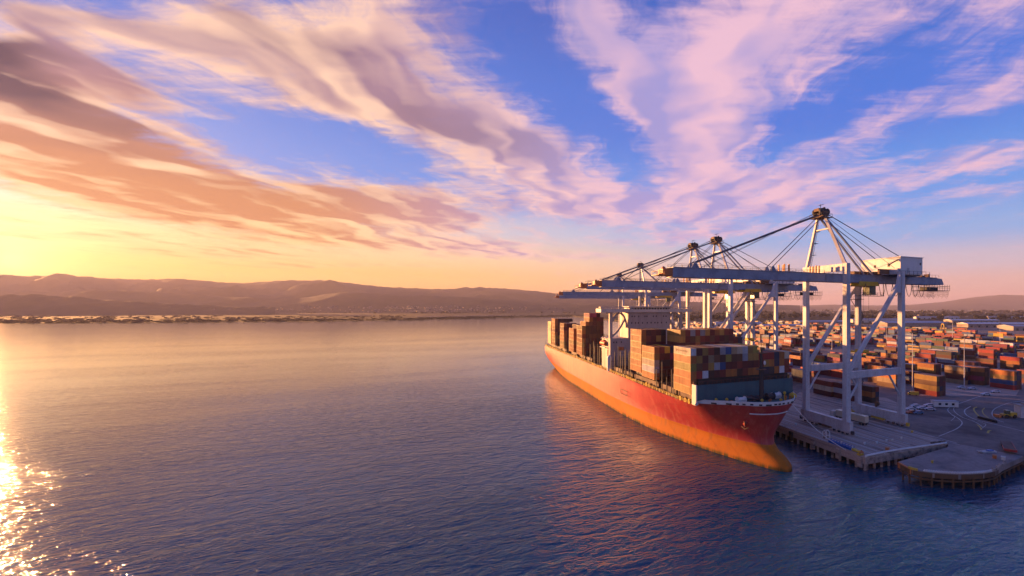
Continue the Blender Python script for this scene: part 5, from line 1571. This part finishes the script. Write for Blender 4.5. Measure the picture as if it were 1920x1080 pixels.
# ------------------------------------------------------------------ sheds and town beyond the yard
def shed(u, v, w, dep, h, label, wall='shed', roof='roof', rz=R(-22), pitch=True):
    p = G(u, v); root = empty('warehouse', (p.x, p.y, QZ + .1), label, 'warehouse', 'low warehouses beyond the yard', rz)
    b = MB(); b.box(-w / 2, w / 2, 0, dep, 0, h); b.build('wall', M[wall], root)
    b = MB()
    e = 1.0; r_ = h + (dep * .05 if pitch else .3)
    b.add([(-w / 2 - e, -e, h + .02), (w / 2 + e, -e, h + .02), (w / 2 + e, dep + e, h + .02), (-w / 2 - e, dep + e, h + .02), (-w / 2 - e, dep / 2, r_ + 1), (w / 2 + e, dep / 2, r_ + 1)],
          [(0, 1, 5, 4), (2, 3, 4, 5), (0, 4, 3), (1, 2, 5), (0, 3, 2, 1)])
    b.build('roof', M[roof], root)
    k = -w / 2 + 6; i = 0
    while k < w / 2 - 6 and i < 9:
        b = MB(); b.box(k, k + 5, -.12, .1, .1, 4.6); b.build('door', M['dark'], root); k += max(14, w / 9); i += 1
shed(1545, 610, 130, 46, 10, 'long pale roofed warehouse behind the left crane legs')
shed(1720, 616, 140, 60, 13, 'broad dark warehouse right of the inland crane leg', 'concrete', 'girder')
shed(1660, 605, 210, 40, 10, 'long cream fronted warehouse seen between the crane legs', 'cream')
shed(1830, 606, 150, 36, 9, 'flat white roofed shed in the middle of the right hand yard', 'shed', 'white')
shed(1880, 614, 170, 36, 9, 'near white roofed shed at the right of the yard', 'concrete', 'white')
shed(1910, 598, 260, 40, 9, 'sunlit orange fronted shed on the right horizon', 'cream', 'shed')
shed(1470, 618, 90, 30, 9, 'small grey shed behind the second crane', 'shed', 'roof')
shed(1385, 612, 120, 30, 9, 'white shed seen below the third crane', 'white', 'roof')
shed(1760, 598, 180, 30, 8, 'thin pale shed on the horizon above the yard middle', 'white', 'roof')
shed(1940, 620, 90, 40, 9, 'grey shed leaving the right edge of the photo', 'shed', 'roof')
p = G(1768, 628)
root = empty('gantry_crane', (p.x, p.y, QZ), 'yellow rounded yard gantry far off over the stacks', 'gantry crane', None, R(40))
b = MB(); b.tube([(-13, 0, 14), (-10, 0, 18.5), (0, 0, 20), (10, 0, 18.5), (13, 0, 14)], .9, 6); b.build('beam', M['yellow'], root)
for x in (-13, 13):
    b = MB(); b.beam((x, 0, 0), (x, 0, 14), .9); b.beam((x, -4, .6), (x, 4, .6), .9); b.build('leg', M['yellow'], root)

# ------------------------------------------------------------------ which boxes stay objects of their own
# the 300 that show largest from the photographer's place stay separate; the others become one mass
from mathutils.bvhtree import BVHTree
def rank_boxes():
    bpy.context.view_layer.update()
    vs, fs, own = [], [], []
    skip = {'water', 'hills', 'far_shore', 'town_lights', 'far_town'}
    for i, o in enumerate(ALLBOX):
        p = o.location; n0 = len(vs)
        for z in (0, CH):
            for x, y in ((-CW / 2, -CL / 2), (CW / 2, -CL / 2), (CW / 2, CL / 2), (-CW / 2, CL / 2)): vs.append((p.x + x, p.y + y, p.z + z))
        for f in ((0, 3, 2, 1), (4, 5, 6, 7), (0, 1, 5, 4), (1, 2, 6, 5), (2, 3, 7, 6), (3, 0, 4, 7)):
            fs.append(tuple(n0 + k for k in f)); own.append(i)
    boxset = {o.name for o in ALLBOX}
    for o in COL.objects:
        if o.type != 'MESH' or o.name in boxset or o.name.split('.')[0] in skip: continue
        mw = o.matrix_world; n0 = len(vs)
        vs += [tuple(mw @ v.co) for v in o.data.vertices]
        for f in o.data.polygons: fs.append(tuple(n0 + k for k in f.vertices)); own.append(-1)
    tree = BVHTree.FromPolygons(vs, fs)
    cp = Vector((0, 0, CAM_H)); sc = []
    for i, o in enumerate(ALLBOX):
        c = o.location; area = 0.0; L = CL
        pts = []
        gx = [-.42, -.21, 0, .21, .42]
        for a in gx:
            for h in (.12, .5, .88):
                pts.append((Vector((-CW / 2, a * L, h * CH)), L * CH / 15, Vector((-1, 0, 0))))
        for a in (-.36, 0, .36):
            for h in (.12, .5, .88):
                pts.append((Vector((a * CW, -L / 2, h * CH)), CW * CH / 9, Vector((0, -1, 0))))
        for a in gx:
            for h in (-.36, 0, .36):
                pts.append((Vector((h * CW, a * L, CH)), L * CW / 15, Vector((0, 0, 1))))
        for q, w, nrm in pts:
            tgt = c + q; dv = tgt - cp; dist = dv.length; dv.normalize()
            cosv = -dv.dot(nrm)
            if cosv <= 0: continue
            u, v, d = pix(tgt.x, tgt.y, tgt.z)
            if not (0 < u < 1920): continue
            loc, n_, fi, ds = tree.ray_cast(cp, dv, dist + 2)
            if fi is not None and own[fi] == i: area += w * cosv * (FPX / dist) ** 2
        sc.append((area, i, o))
    sc.sort(key=lambda a: (-a[0], a[1]))
    return [(a, o) for a, i, o in sc]
ranked = rank_boxes()
KEEP = 300
mats = [M['box']]
cnames = sorted(PAL)
fm = {}
for cn in cnames:
    fm[cn] = pmat('far_' + cn.replace(' ', '_'), PAL[cn], .55, dirt=.5, dscale=.1, dcol=(.1, .05, .03))
rb = MB()
for k, (ar, o) in enumerate(ranked):
    if k < KEEP and ar > 0: continue
    lab = o['label']; cn = next((c for c in sorted(PAL, key=len, reverse=True) if lab.startswith(c + ' ')), 'brown')
    rb.mi = cnames.index(cn)
    p = o.location
    rb.box(p.x - CW / 2, p.x + CW / 2, p.y - CL / 2, p.y + CL / 2, p.z, p.z + CH)
    bpy.data.objects.remove(o)
tag(rb.build('far_containers', [fm[c] for c in cnames], fix=False), 'mass of smaller coloured containers deep in the yard and behind the others', kind='stuff')
print('BOXES', len(ranked), 'smallest kept', ranked[KEEP - 1][0], 'visible', sum(1 for a, _ in ranked if a > 0))

# ------------------------------------------------------------------ air
def haze():
    b = MB(); b.box(-24000, 24000, -4000, 23000, -3.2, 720)
    m = bpy.data.materials.new('haze_air'); m.use_nodes = True
    T = NT(m.node_tree); T.n.clear()
    out = T.new('ShaderNodeOutputMaterial'); v = T.new('ShaderNodeVolumePrincipled')
    v.inputs['Color'].default_value = (.80, .72, .78, 1)
    v.inputs['Density'].default_value = 5.2e-5
    v.inputs['Anisotropy'].default_value = .14
    T.t.links.new(v.outputs[0], out.inputs['Volume'])
    o = b.build('haze', m, fix=True)
    return tag(o, 'evening haze over the bay', kind='stuff')
haze()
